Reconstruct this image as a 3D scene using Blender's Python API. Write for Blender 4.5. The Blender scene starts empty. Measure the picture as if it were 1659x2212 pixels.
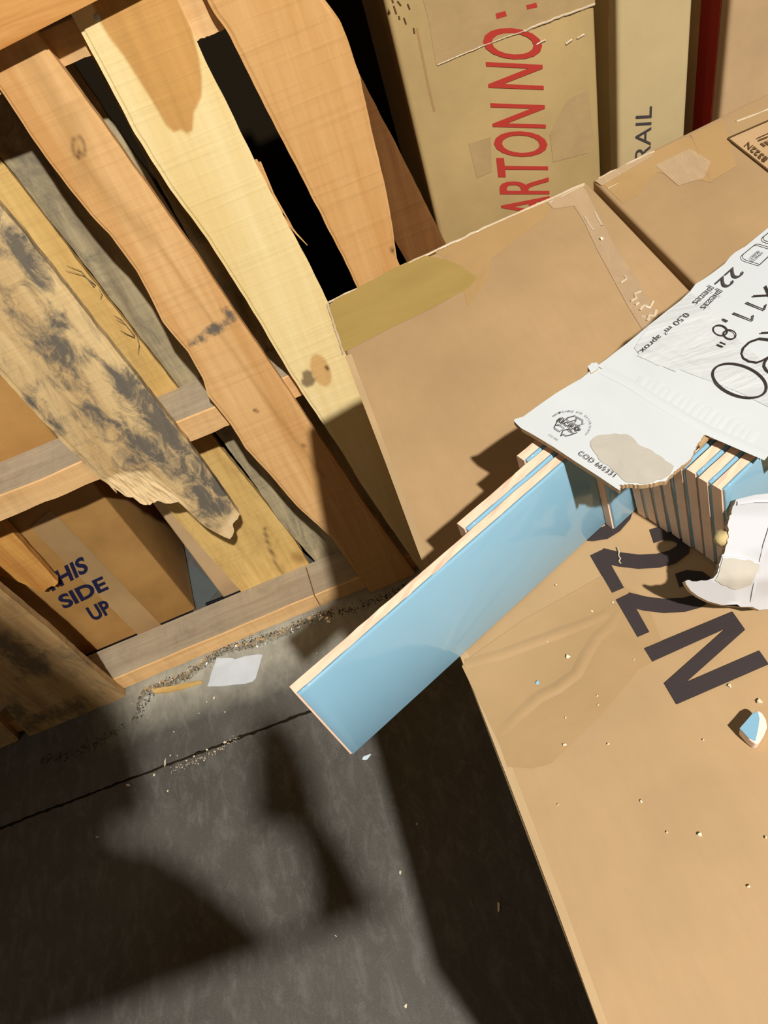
import bpy, bmesh, math, random
import numpy as np
from mathutils import Matrix, Vector, noise

# ---------------------------------------------------------------- camera
CAM_H = 1.245           # lens height above the floor (m)
BOX_Z = 0.862           # top of the big cartons
R = np.array([[.934, .357, .021], [-.263, .726, -.635], [-.242, .588, .772]])
def _rot():
    P = np.array([829.5, 1106.]); F = 1661.
    def ray(x, y): return np.array([(x-P[0])/F, -(y-P[1])/F, -1.])
    up = -ray(1351, 2370); up /= np.linalg.norm(up)
    fw = ray(144, -786); fw -= fw.dot(up)*up; fw /= np.linalg.norm(fw)
    return np.array([np.cross(fw, up), fw, up])
R = _rot()
SC = bpy.context.scene
COL = SC.collection
cd = bpy.data.cameras.new('camera'); cam = bpy.data.objects.new('camera', cd); COL.objects.link(cam)
cd.sensor_fit = 'HORIZONTAL'; cd.sensor_width = 36.0; cd.lens = 36.0*1661/1659; cd.clip_start = .01
m = Matrix([list(r)+[0] for r in R]+[[0, 0, 0, 1]]); m.translation = (0, 0, CAM_H)
cam.matrix_world = m
SC.camera = cam

# ---------------------------------------------------------------- world, lamps, exposure
SC.view_settings.view_transform = 'Standard'; SC.view_settings.look = 'None'
SC.view_settings.exposure = 0.0; SC.view_settings.gamma = 1.0
SC.view_settings.use_curve_mapping = False
w = bpy.data.worlds.new('world'); SC.world = w; w.use_nodes = True
bg = w.node_tree.nodes['Background']; bg.inputs[0].default_value = (1.0, .76, .44, 1); bg.inputs[1].default_value = .09
LAMP = Vector((.90, -2.6, 5.0))
def area_lamp(name, loc, target, size, power, col):
    ld = bpy.data.lights.new(name, 'AREA'); ld.shape = 'DISK'; ld.size = size; ld.energy = power; ld.color = col
    o = bpy.data.objects.new(name, ld); COL.objects.link(o); o.location = loc
    o.rotation_euler = (Vector(target)-Vector(loc)).to_track_quat('-Z', 'Y').to_euler()
    return o
area_lamp('high_bay_lamp', LAMP, (0, .4, .6), .13, 445, (1, .97, .92))
area_lamp('far_bay_lamp', (2.1, 3.9, 4.6), (.2, .3, .8), .22, 40, (1, .97, .92))
area_lamp('left_bay_lamp', (-3.2, -2.0, 4.6), (.2, .5, .6), .3, 20, (1, .95, .86))

# ---------------------------------------------------------------- surveying: photograph pixel -> point on a known world plane
P0C = np.array([829.5, 1106.]); FPX = 1661.
CP = np.array([0, 0, CAM_H])
def wray(x, y): return R @ np.array([(x-P0C[0])/FPX, -(y-P0C[1])/FPX, -1.])
def onz(x, y, z):
    d = wray(x, y); return CP+d*((z-CAM_H)/d[2])
def ony(x, y, Y):
    d = wray(x, y); return CP+d*(Y/d[1])
def onplane(x, y, o, n):
    d = wray(x, y); return CP+d*(np.dot(np.array(o)-CP, n)/np.dot(d, n))
def toplane_px(pts):       # world points -> photograph pixels (for masks of stains)
    c = (np.asarray(pts)-CP) @ R
    return np.stack([P0C[0]+FPX*c[:, 0]/-c[:, 2], P0C[1]-FPX*c[:, 1]/-c[:, 2]], 1)

# ---------------------------------------------------------------- materials
def srgb(r, g, b):
    f = lambda v: ((v/255+.055)/1.055)**2.4 if v/255 > .04045 else v/255/12.92
    return (f(r), f(g), f(b), 1)
class NT:
    def __init__(s, name):
        s.m = bpy.data.materials.new(name); s.m.use_nodes = True
        s.t = s.m.node_tree; s.n = s.t.nodes; s.b = s.n['Principled BSDF']
    def node(s, ty, **kw):
        n = s.n.new(ty)
        for k, v in kw.items(): setattr(n, k, v)
        return n
    def link(s, a, b): s.t.links.new(a, b)
    def coords(s, scale=(1, 1, 1), off=(0, 0, 0)):
        tc = s.node('ShaderNodeTexCoord'); mp = s.node('ShaderNodeMapping')
        mp.inputs['Scale'].default_value = scale; mp.inputs['Location'].default_value = off
        s.link(tc.outputs['Object'], mp.inputs['Vector']); return mp.outputs[0]
    def noise(s, vec, scale=5, detail=4, rough=.55, dist=0):
        n = s.node('ShaderNodeTexNoise'); n.inputs['Scale'].default_value = scale; n.inputs['Detail'].default_value = detail
        n.inputs['Roughness'].default_value = rough; n.inputs['Distortion'].default_value = dist
        s.link(vec, n.inputs['Vector']); return n.outputs['Fac']
    def ramp(s, fac, lo, hi, a=0., b=1.):
        n = s.node('ShaderNodeMapRange'); n.inputs[1].default_value = lo; n.inputs[2].default_value = hi
        n.inputs[3].default_value = a; n.inputs[4].default_value = b; n.clamp = True
        s.link(fac, n.inputs[0]); return n.outputs[0]
    def mix(s, fac, a, b):
        n = s.node('ShaderNodeMix', data_type='RGBA')
        if isinstance(fac, float): n.inputs[0].default_value = fac
        else: s.link(fac, n.inputs[0])
        for i, v in ((6, a), (7, b)):
            if isinstance(v, tuple): n.inputs[i].default_value = v
            else: s.link(v, n.inputs[i])
        return n.outputs[2]
    def math(s, op, a, b):
        n = s.node('ShaderNodeMath', operation=op)
        for i, v in ((0, a), (1, b)):
            if isinstance(v, (int, float)): n.inputs[i].default_value = v
            else: s.link(v, n.inputs[i])
        return n.outputs[0]
    def attr(s, name):
        n = s.node('ShaderNodeAttribute'); n.attribute_name = name; return n.outputs['Fac']
    def bump(s, h, strength=.2, dist=.001):
        n = s.node('ShaderNodeBump'); n.inputs['Strength'].default_value = strength; n.inputs['Distance'].default_value = dist
        s.link(h, n.inputs['Height']); s.link(n.outputs[0], s.b.inputs['Normal'])
    def done(s, col, rough=.7, spec=.3):
        if isinstance(col, tuple): s.b.inputs['Base Color'].default_value = col
        else: s.link(col, s.b.inputs['Base Color'])
        if isinstance(rough, (int, float)): s.b.inputs['Roughness'].default_value = rough
        else: s.link(rough, s.b.inputs['Roughness'])
        s.b.inputs['Specular IOR Level'].default_value = spec
        return s.m

def wood(name, c1, c2, axis='z', seed=0, heart=(.42, .23, .07, 1), dirt=(.10, .095, .085, 1), noisy_dirt=0., tint=None, cross=.25):
    k = NT(name)
    st = {'z': (1, 1, .055), 'x': (.055, 1, 1)}[axis]
    v = k.coords(tuple(a*60 for a in st), (seed*3.1, seed*1.7, seed*.9))
    v2 = k.coords(tuple(a*9 for a in st), (seed*2.1, seed*5.7, seed*1.9))
    v3 = k.coords((1, 1, 1), (seed*1.3, seed*.7, seed))
    g1 = k.noise(v, 2.2, 5, .6, .4); g2 = k.noise(v2, 2.5, 4, .55, .8)
    g = k.ramp(k.math('ADD', k.math('MULTIPLY', g1, .45), k.math('MULTIPLY', g2, .75)), .42, .78)
    col = k.mix(g, c1, c2)
    # saw marks across the grain
    sv = k.coords({'z': (6, 6, 160), 'x': (160, 6, 6)}[axis], (seed, seed*.3, seed*.2))
    saw = k.ramp(k.noise(sv, .8, 2, .5), .48, .85)
    col = k.mix(k.math('MULTIPLY', saw, cross), col, tuple(x*.72 for x in c2[:3])+(1,))
    if tint:
        col = k.mix(k.ramp(k.noise(v3, 9, 3), .45, .7), col, tint)
    col = k.mix(k.math('MULTIPLY', k.attr('heart'), .9), col, k.mix(g, heart, tuple(x*.8 for x in heart[:3])+(1,)))
    dn = k.noise(k.coords((1, 1, .5) if axis == 'z' else (.5, 1, 1), (seed*.9, 0, seed*.4)), 40, 7, .72, .8)
    dn2 = k.ramp(k.noise(k.coords((1, 1, .35), (seed*.5, 3, seed*.8)), 16, 7, .72, 1.0), .50, .66)
    dd = k.ramp(k.math('ADD', k.math('MULTIPLY', k.attr('dirt'), .36), k.math('MULTIPLY', dn, 1.5)), .82, 1.12)
    dd = k.math('MULTIPLY', dd, k.math('MINIMUM', k.math('ADD', k.math('MULTIPLY', k.attr('dirt'), 4.), noisy_dirt), 1.))
    dm = k.math('MINIMUM', k.math('ADD', k.math('MULTIPLY', dd, .9), k.math('MULTIPLY', dn2, noisy_dirt)), .93)
    dm = k.math('MULTIPLY', dm, k.math('SUBTRACT', 1., k.attr('fresh')))
    col = k.mix(dm, col, dirt)
    col = k.mix(k.attr('fresh'), col, k.mix(g1, srgb(246, 222, 176), srgb(214, 176, 120)))
    col = k.mix(k.attr('knot'), col, srgb(78, 52, 34))
    k.bump(k.math('ADD', g1, k.math('MULTIPLY', saw, .6)), .35, .0012)
    return k.done(col, .78, .2)

def cardboard(name, c, var=.12, seed=0, rough=.62, spec=.25):
    k = NT(name)
    n1 = k.noise(k.coords((1, 1, 1), (seed, seed*.3, 0)), 6, 5, .6)
    n2 = k.noise(k.coords((300, 40, 300), (seed, 0, 0)), 1, 2)
    n3 = k.noise(k.coords(), 900, 2)
    d = tuple(x*(1-var*2) for x in c[:3])+(1,); l = tuple(min(1, x*(1+var)) for x in c[:3])+(1,)
    col = k.mix(k.ramp(n1, .3, .7), d, l)
    col = k.mix(k.math('MULTIPLY', k.ramp(n2, .4, .7), .14), col, d)
    col = k.mix(k.math('MULTIPLY', k.ramp(n3, .5, .75), .12), col, d)
    k.bump(n1, .1, .002)
    return k.done(col, rough, spec)

def plain(name, c, rough=.6, spec=.3, bump=None, bs=.3, bd=.001, stretch=(1, 1, 1)):
    k = NT(name)
    if bump:
        n = k.noise(k.coords(stretch), bump, 4, .6, .5); k.bump(n, bs, bd)
        c = k.mix(k.ramp(n, .35, .7), c, tuple(x*.9 for x in c[:3])+(1,))
    return k.done(c, rough, spec)

CB = (.435, .282, .140, 1)
M = {}
M['board_top'] = cardboard('kraft_cardboard', CB, .10, 1)
M['board_top2'] = cardboard('kraft_cardboard_far', (.44, .285, .140, 1), .10, 5)
M['board_yellow'] = cardboard('yellow_kraft', (.50, .350, .150, 1), .10, 2)
M['board_pale'] = cardboard('pale_kraft', (.56, .43, .22, 1), .07, 3)
M['board_tan'] = cardboard('tan_kraft', (.57, .38, .20, 1), .09, 4)
M['board_orange'] = cardboard('orange_kraft', (.42, .225, .068, 1), .14, 6)
M['board_edge'] = cardboard('kraft_edge', (.47, .32, .165, 1), .12, 7)
M['tape_olive'] = plain('brown_packing_tape', (.36, .245, .075, 1), .30, .5, 14, .25, .002, (1, 3, 1))
M['tape_orange'] = plain('tan_packing_tape', (.425, .262, .112, 1), .33, .45, 20, .2, .001)
M['tape_clear'] = plain('clear_packing_tape', (.47, .322, .188, 1), .14, .7, 75, 1.0, .0014, (1, .4, 1))
M['tape_dull'] = plain('taped_kraft', (.385, .245, .115, 1), .42, .4, 25, .2, .001)
M['tape_tan'] = plain('clear_tape_on_carton', (.475, .325, .155, 1), .25, .5, 30, .3, .002)
M['red_ink'] = plain('red_ink', srgb(182, 60, 50), .5, .3)
M['red_band'] = plain('red_band', (.42, .03, .018, 1), .4, .4)
M['black_ink'] = plain('black_ink', (.038, .027, .026, 1), .55, .3, 40)
M['grey_ink'] = plain('grey_ink', (.06, .05, .05, 1), .6, .2)
M['brown_ink'] = plain('brown_ink', (.10, .055, .02, 1), .6, .2)
M['navy_ink'] = plain('navy_ink', (.012, .012, .04, 1), .6, .2)
M['white_board'] = plain('white_coated_board', (.59, .615, .615, 1), .33, .4, 9, .12, .002)
M['white_wall'] = plain('white_coated_board_wall', (.55, .55, .565, 1), .33, .4, 9, .12, .002)
M['white_film'] = plain('white_board_under_tape', (.585, .60, .59, 1), .10, .55, 45, .7, .0035, (.3, 1, 1))
M['peeled'] = plain('peeled_grey_board', (.47, .43, .36, 1), .8, .1, 60, .4, .0006)
M['torn_edge'] = plain('torn_corrugated_edge', (.44, .30, .16, 1), .85, .1, 300, .5, .001)
M['glaze'] = plain('blue_glaze', srgb(130, 172, 194), .12, .5, 8, .06, .002)
M['bisque'] = plain('pink_bisque', srgb(232, 196, 168), .75, .2, 90, .3, .0006)
M['chip_white'] = plain('white_crumb', srgb(215, 200, 170), .6, .3)
M['paper'] = plain('white_paper', (.60, .63, .66, 1), .6, .2, 20, .1)
M['shade_dark_wall'] = plain('painted_gap_shade', (.014, .009, .004, 1), .9, .1)  # near-black colour stands in for the unlit depth behind the pallet gaps
M['steel'] = plain('grey_steel', (.06, .06, .06, 1), .5, .5)
M['nail'] = plain('nail_head', (.5, .5, .48, 1), .35, .5)
M['slot_black'] = plain('slot_black', (.008, .008, .010, 1), .4, .4)
M['teal_film'] = plain('grey_green_film', (.10, .115, .11, 1), .25, .4, 12, .4, .004)
def wrap_mat():
    k = NT('clear_stretch_wrap')
    tr = k.node('ShaderNodeBsdfTransparent'); gl = k.node('ShaderNodeBsdfGlossy'); gl.inputs['Roughness'].default_value = .12
    tr.inputs[0].default_value = (.90, .90, .88, 1); gl.inputs[0].default_value = (.95, .95, .95, 1)
    fr = k.node('ShaderNodeFresnel'); fr.inputs[0].default_value = 1.5
    mx = k.node('ShaderNodeMixShader')
    k.link(k.math('ADD', k.math('MULTIPLY', fr.outputs[0], .9), .06), mx.inputs[0])
    k.link(tr.outputs[0], mx.inputs[1]); k.link(gl.outputs[0], mx.inputs[2])
    k.link(mx.outputs[0], k.n['Material Output'].inputs[0]); return k.m
M['wrap'] = wrap_mat()
def floor_mat():
    k = NT('dusty_concrete')
    v = k.coords()
    a = k.noise(v, 3.5, 6, .65); b = k.noise(k.coords((1, .45, 1)), 42, 6, .75, .5); c = k.noise(v, 380, 2, .6)
    col = k.mix(k.ramp(a, .35, .7), (.066, .060, .051, 1), (.100, .092, .080, 1))
    col = k.mix(k.math('MULTIPLY', k.ramp(b, .48, .78), .75), col, (.17, .16, .145, 1))
    col = k.mix(k.math('MULTIPLY', k.ramp(c, .6, .72), .5), col, (.19, .175, .15, 1))
    # dust swept against the pallet foot; left end cut off to paint in shade
    sx = k.node('ShaderNodeSeparateXYZ'); tc = k.node('ShaderNodeTexCoord'); k.link(tc.outputs['Object'], sx.inputs[0])
    dm = k.ramp(k.math('ADD', sx.outputs[1], k.math('MULTIPLY', a, .10)), .765, .84)
    dm = k.math('MULTIPLY', dm, k.ramp(sx.outputs[1], .865, .885, 1., 0.))
    dm = k.math('MULTIPLY', dm, k.ramp(k.math('ADD', sx.outputs[0], k.math('MULTIPLY', a, .12)), -.66, -.52))
    dm = k.math('MULTIPLY', dm, k.ramp(b, .25, .6, .55, 1.))
    col = k.mix(k.math('MULTIPLY', dm, .9), col, (.40, .375, .295, 1))
    k.bump(k.math('ADD', b, c), .4, .001)
    return k.done(col, .62, .35)
M['floor'] = floor_mat()
M['seam'] = plain('dirt_in_joint', (.022, .016, .008, 1), .95, .05, 200)

# ---------------------------------------------------------------- objects
MW = {}
def tag(o, label=None, cat=None, group=None, kind=None):
    if label: o['label'] = label
    if cat: o['category'] = cat
    if group: o['group'] = group
    if kind: o['kind'] = kind
    return o
def link(o, parent=None, mat=None):
    COL.objects.link(o)
    if mat is not None: o.matrix_local = mat
    if parent is not None: o.parent = parent; o.matrix_parent_inverse = Matrix()
    MW[o.name] = (MW[parent.name] if parent is not None else Matrix()) @ (mat if mat is not None else Matrix())
    return o
def empty(name, loc, mat=None):
    o = bpy.data.objects.new(name, None); o.empty_display_size = .05
    return link(o, None, mat if mat is not None else Matrix.Translation(Vector(loc)))
def mesh_obj(name, verts, faces, mat, parent=None, world=True, smooth=False, base=None):
    """verts are world points; stored local to the parent (or about base for a top-level mesh)."""
    me = bpy.data.meshes.new(name)
    v = np.asarray(verts, float)
    loc = None
    if parent is not None and world:
        inv = np.array(MW[parent.name].inverted()); v = v @ inv[:3, :3].T+inv[:3, 3]
    elif parent is None:
        b = np.array(base) if base is not None else np.array([v[:, 0].mean(), v[:, 1].mean(), v[:, 2].min()])
        v = v-b; loc = Matrix.Translation(Vector(b))
    me.from_pydata(v.tolist(), [], [list(map(int, f)) for f in faces]); me.update()
    for mm in (mat if isinstance(mat, list) else [mat]): me.materials.append(mm)
    if smooth: me.polygons.foreach_set('use_smooth', [True]*len(me.polygons))
    o = bpy.data.objects.new(name, me)
    return link(o, parent, loc)
def bm_obj(name, bm, mat, parent=None, smooth=False, base=None):
    bmesh.ops.recalc_face_normals(bm, faces=bm.faces)
    bm.verts.ensure_lookup_table(); bm.verts.index_update()
    v = [tuple(x.co) for x in bm.verts]; f = [[x.index for x in p.verts] for p in bm.faces]; bm.free()
    return mesh_obj(name, v, f, mat, parent, True, smooth, base)
def prism_bm(top, bot, bevel=0., seg=2):
    bm = bmesh.new(); n = len(top)
    a = [bm.verts.new(p) for p in top]; b = [bm.verts.new(p) for p in bot]
    bm.faces.new(a); bm.faces.new(b[::-1])
    for i in range(n): bm.faces.new((a[i], b[i], b[(i+1) % n], a[(i+1) % n]))
    bmesh.ops.recalc_face_normals(bm, faces=bm.faces)
    if bevel: bmesh.ops.bevel(bm, geom=bm.edges[:], offset=bevel, segments=seg, profile=.5, affect='EDGES')
    return bm
def box_bm(c, s, bevel=0., seg=2, rot=None):
    x, y, z = [v/2 for v in s]
    t = [(-x, -y, z), (x, -y, z), (x, y, z), (-x, y, z)]; b = [(p[0], p[1], -z) for p in t]
    f = lambda p: (rot @ Vector(p) if rot else Vector(p))+Vector(c)
    return prism_bm([f(p) for p in t], [f(p) for p in b], bevel, seg)
def jag(pts, step, amp, seed, closed=True):
    """subdivide a pixel outline and roughen it"""
    rnd = random.Random(seed); out = []
    n = len(pts)
    for i in range(n if closed else n-1):
        a = np.array(pts[i], float); b = np.array(pts[(i+1) % n], float); L = np.linalg.norm(b-a); k = max(1, int(L/step))
        d = (b-a)/max(L, 1e-6); nn = np.array([-d[1], d[0]])
        for j in range(k):
            q = a+(b-a)*j/k
            if j: q = q+nn*rnd.uniform(-amp, amp)
            out.append(tuple(q))
    if not closed: out.append(tuple(pts[-1]))
    return out
def sheet(name, top3d, thick, mats, parent, nrm=(0, 0, 1), tri=True, label=None):
    """thin sheet: polygon (world points) with real thickness; first material on top, second on edges and underside"""
    n = len(top3d); nrm = np.array(nrm, float); nrm /= np.linalg.norm(nrm)
    bm = bmesh.new(); a = [bm.verts.new(p) for p in top3d]; f = bm.faces.new(a); f.normal_update()
    if f.normal.dot(Vector(nrm)) < 0: f.normal_flip()
    res = bmesh.ops.triangulate(bm, faces=[f], quad_method='BEAUTY', ngon_method='BEAUTY') if tri else None
    topf = [[v.index for v in p.verts] for p in (bm.verts.index_update(), bm.faces)[1]]
    V = [np.array(v.co) for v in bm.verts]; bm.free()
    B = [v-nrm*thick for v in V]
    faces = list(topf)+[[i+n for i in reversed(p)] for p in topf]+[[i, i+n, (i+1) % n+n, (i+1) % n] for i in range(n)]
    o = mesh_obj(name, np.array(V+B), faces, list(mats), parent)
    if len(mats) > 1:
        idx = [0]*len(topf)+[1]*(len(faces)-len(topf)); o.data.polygons.foreach_set('material_index', idx)
    # consistent winding
    bm = bmesh.new(); bm.from_mesh(o.data); bmesh.ops.recalc_face_normals(bm, faces=bm.faces); bm.to_mesh(o.data); bm.free()
    if label: o['label'] = label
    return o
def flat(name, polys, mat, parent, lift=(0, 0, 1), eps=.0004):
    """printed ink: flat polygons just proud of a surface; polys are lists of world points"""
    bm = bmesh.new(); L = Vector(lift).normalized()*eps
    for ip, p in enumerate(polys):
        vs = [bm.verts.new(Vector(q)+L*(1+ip*2e-6/eps)) for q in p]
        try: f = bm.faces.new(vs)
        except ValueError: continue
        f.normal_update()
        if f.normal.dot(L) < 0: f.normal_flip()
    bmesh.ops.triangulate(bm, faces=[f for f in bm.faces if len(f.verts) > 4])
    bm.verts.ensure_lookup_table(); bm.verts.index_update()
    v = [tuple(x.co) for x in bm.verts]; f = [[x.index for x in p.verts] for p in bm.faces]; bm.free()
    return mesh_obj(name, v, f, mat, parent)
def stroke(pts, wd):
    """pixel polyline -> list of quads (pixel space)"""
    P = [np.array(p, float) for p in pts]; out = []
    L = []; Rr = []
    for i, p in enumerate(P):
        if i == 0: d = P[1]-P[0]
        elif i == len(P)-1: d = P[-1]-P[-2]
        else:
            d = (P[i+1]-p)/max(np.linalg.norm(P[i+1]-p), 1e-6)+(p-P[i-1])/max(np.linalg.norm(p-P[i-1]), 1e-6)
        d = d/max(np.linalg.norm(d), 1e-6); n = np.array([-d[1], d[0]])*wd/2
        L.append(p+n); Rr.append(p-n)
    for i in range(len(P)-1): out.append([L[i], L[i+1], Rr[i+1], Rr[i]])
    return out
def ellipse(cx, cy, a, b, rot, n=28, a0=0, a1=360):
    r = math.radians(rot); out = []
    for i in range(n+1):
        t = math.radians(a0+(a1-a0)*i/n); x, y = a*math.cos(t), b*math.sin(t)
        out.append((cx+x*math.cos(r)-y*math.sin(r), cy+x*math.sin(r)+y*math.cos(r)))
    return out
_tc = {}
def text_geo(s, bold=0.):
    k = (s, bold)
    if k in _tc: return _tc[k]
    cu = bpy.data.curves.new('t', 'FONT'); cu.body = s; cu.size = 1; cu.offset = bold; cu.resolution_u = 4; cu.fill_mode = 'FRONT'
    o = bpy.data.objects.new('t', cu); COL.objects.link(o)
    dg = bpy.context.evaluated_depsgraph_get()
    me = bpy.data.meshes.new_from_object(o.evaluated_get(dg))
    v = np.array([tuple(x.co[:2]) for x in me.vertices]); f = [list(p.vertices) for p in me.polygons]
    bpy.data.objects.remove(o); bpy.data.curves.remove(cu); bpy.data.meshes.remove(me)
    _tc[k] = (v, f); return v, f
def text_on(s, p0, p1, pup, fn, bold=0., prefix='', lift=(0, 0, 1), eps=.0004):
    """lay s on a surface; pixels p0,p1 = baseline ends of s (without prefix), pup = cap height above p0"""
    v, f = text_geo(s, bold); x0, x1 = v[:, 0].min(), v[:, 0].max()
    cap = text_geo('H', bold)[0][:, 1].max()
    if prefix:
        wf = text_geo(prefix+s, bold)[0]; dx = wf[:, 0].max()-x1; v, f = wf, text_geo(prefix+s, bold)[1]; x0, x1 = x0+dx, x1+dx
    A = np.array(fn(*p0)); B = np.array(fn(*p1)); U = np.array(fn(*pup))-A
    L = np.array(lift, float); L /= np.linalg.norm(L)
    W = A+np.outer((v[:, 0]-x0)/(x1-x0), B-A)+np.outer(v[:, 1]/cap, U)+L*eps
    return W, f
def text_obj(name, items, mat, parent):
    V = []; F = []; n = 0
    for W, f in items:
        V.append(W); F += [[i+n for i in p] for p in f]; n += len(W)
    return mesh_obj(name, np.concatenate(V), F, mat, parent)
def pip(poly, pts):
    poly = np.asarray(poly, float); x, y = pts[:, 0], pts[:, 1]; ins = np.zeros(len(pts), bool); j = len(poly)-1
    dist = np.full(len(pts), 1e9)
    for i in range(len(poly)):
        xi, yi = poly[i]; xj, yj = poly[j]
        c = ((yi > y) != (yj > y)) & (x < (xj-xi)*(y-yi)/((yj-yi) or 1e-9)+xi); ins ^= c
        d = np.array([xj-xi, yj-yi]); L = max(d @ d, 1e-9); t = np.clip(((x-xi)*d[0]+(y-yi)*d[1])/L, 0, 1)
        dist = np.minimum(dist, np.hypot(x-xi-t*d[0], y-yi-t*d[1])); j = i
    return np.where(ins, dist, -dist)
def polymask(poly, pts, soft=3.): return np.clip(pip(poly, pts)/soft*.5+.5, 0, 1)
def linemask(line, wd, pts, soft=8.):
    line = np.asarray(line, float); dist = np.full(len(pts), 1e9); x, y = pts[:, 0], pts[:, 1]
    for i in range(len(line)-1):
        xi, yi = line[i]; d = line[i+1]-line[i]; L = max(d @ d, 1e-9); t = np.clip(((x-xi)*d[0]+(y-yi)*d[1])/L, 0, 1)
        dist = np.minimum(dist, np.hypot(x-xi-t*d[0], y-yi-t*d[1]))
    return np.clip((wd/2-dist)/soft*.5+.5, 0, 1)

# ================================================================ the setting
SEAM_Y = .653
fl = empty('floor', (0, 0, 0)); tag(fl, kind='structure')
def slab(y0, y1):
    return bm_obj('concrete_slab', prism_bm([(-4, y0, 0), (4, y0, 0), (4, y1, 0), (-4, y1, 0)], [(-4, y0, -.1), (4, y0, -.1), (4, y1, -.1), (-4, y1, -.1)]), M['floor'], fl)
def edge_noise(y, sgn, seed):
    rnd = random.Random(seed); return [(-4+i*8/900., y+sgn*abs(rnd.gauss(0, .0016)), 0) for i in range(901)]
e = edge_noise(SEAM_Y-.0012, -1, 1)
top = [(4, -5, 0), (-4, -5, 0)]+e
bm = bmesh.new(); bm.faces.new([bm.verts.new(p) for p in top])
bmesh.ops.triangulate(bm, faces=bm.faces[:]); bm_obj('concrete_slab', bm, M['floor'], fl)
e = edge_noise(SEAM_Y+.0012, 1, 2)
bm = bmesh.new(); bm.faces.new([bm.verts.new(p) for p in e+[(4, 1.5, 0), (-4, 1.5, 0)]])
bmesh.ops.triangulate(bm, faces=bm.faces[:]); bm_obj('concrete_slab', bm, M['floor'], fl)
bm_obj('joint_filler', box_bm((0, SEAM_Y, -.008), (8, .03, .008)), M['seam'], fl)
wl = bm_obj('wall_back', box_bm((0, 1.40, 1.5), (8, .1, 3.0)), M['shade_dark_wall']); tag(wl, kind='structure')

# ================================================================ the wooden pallet standing on its edge
LEAN, YAW = .0613, .04
PO = np.array([-.3, .852, 0.])
PN = np.array([-YAW, 1, -LEAN]); PN /= np.linalg.norm(PN)
PT = np.array([1, YAW, 0]); PT /= np.linalg.norm(PT)
PU = np.cross(PT, PN)
pm = Matrix([[PT[i], PN[i], PU[i], PO[i]] for i in range(3)]+[[0, 0, 0, 1]])
pallet = empty('pallet', None, pm)
tag(pallet, 'weathered wooden pallet standing on edge against cartons, one slat snapped off', 'pallet')
def pl(x, y, wv):          # pixel -> (t,u) on the pallet plane at depth wv
    p = onplane(x, y, PO+PN*wv, PN)-PO
    return p @ PT, p @ PU
def pw(t, u, wv): return PO+PT*t+PU*u+PN*wv
FW, TH, SD = -.016, .016, .082       # slat front depth, slat thickness, stringer depth
TOPU = 1.13
def edge_fn(pts, wv):
    q = sorted([pl(x, y, wv) for x, y in pts], key=lambda a: a[1])
    t = np.array([a[0] for a in q]); u = np.array([a[1] for a in q])
    k, c = np.polyfit(u, t, 1)
    def f(v):
        v = np.asarray(v, float); r = np.interp(v, u, t)
        r = np.where(v < u[0], t[0]+k*(v-u[0]), r); return np.where(v > u[-1], t[-1]+k*(v-u[-1]), r)
    return f
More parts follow.
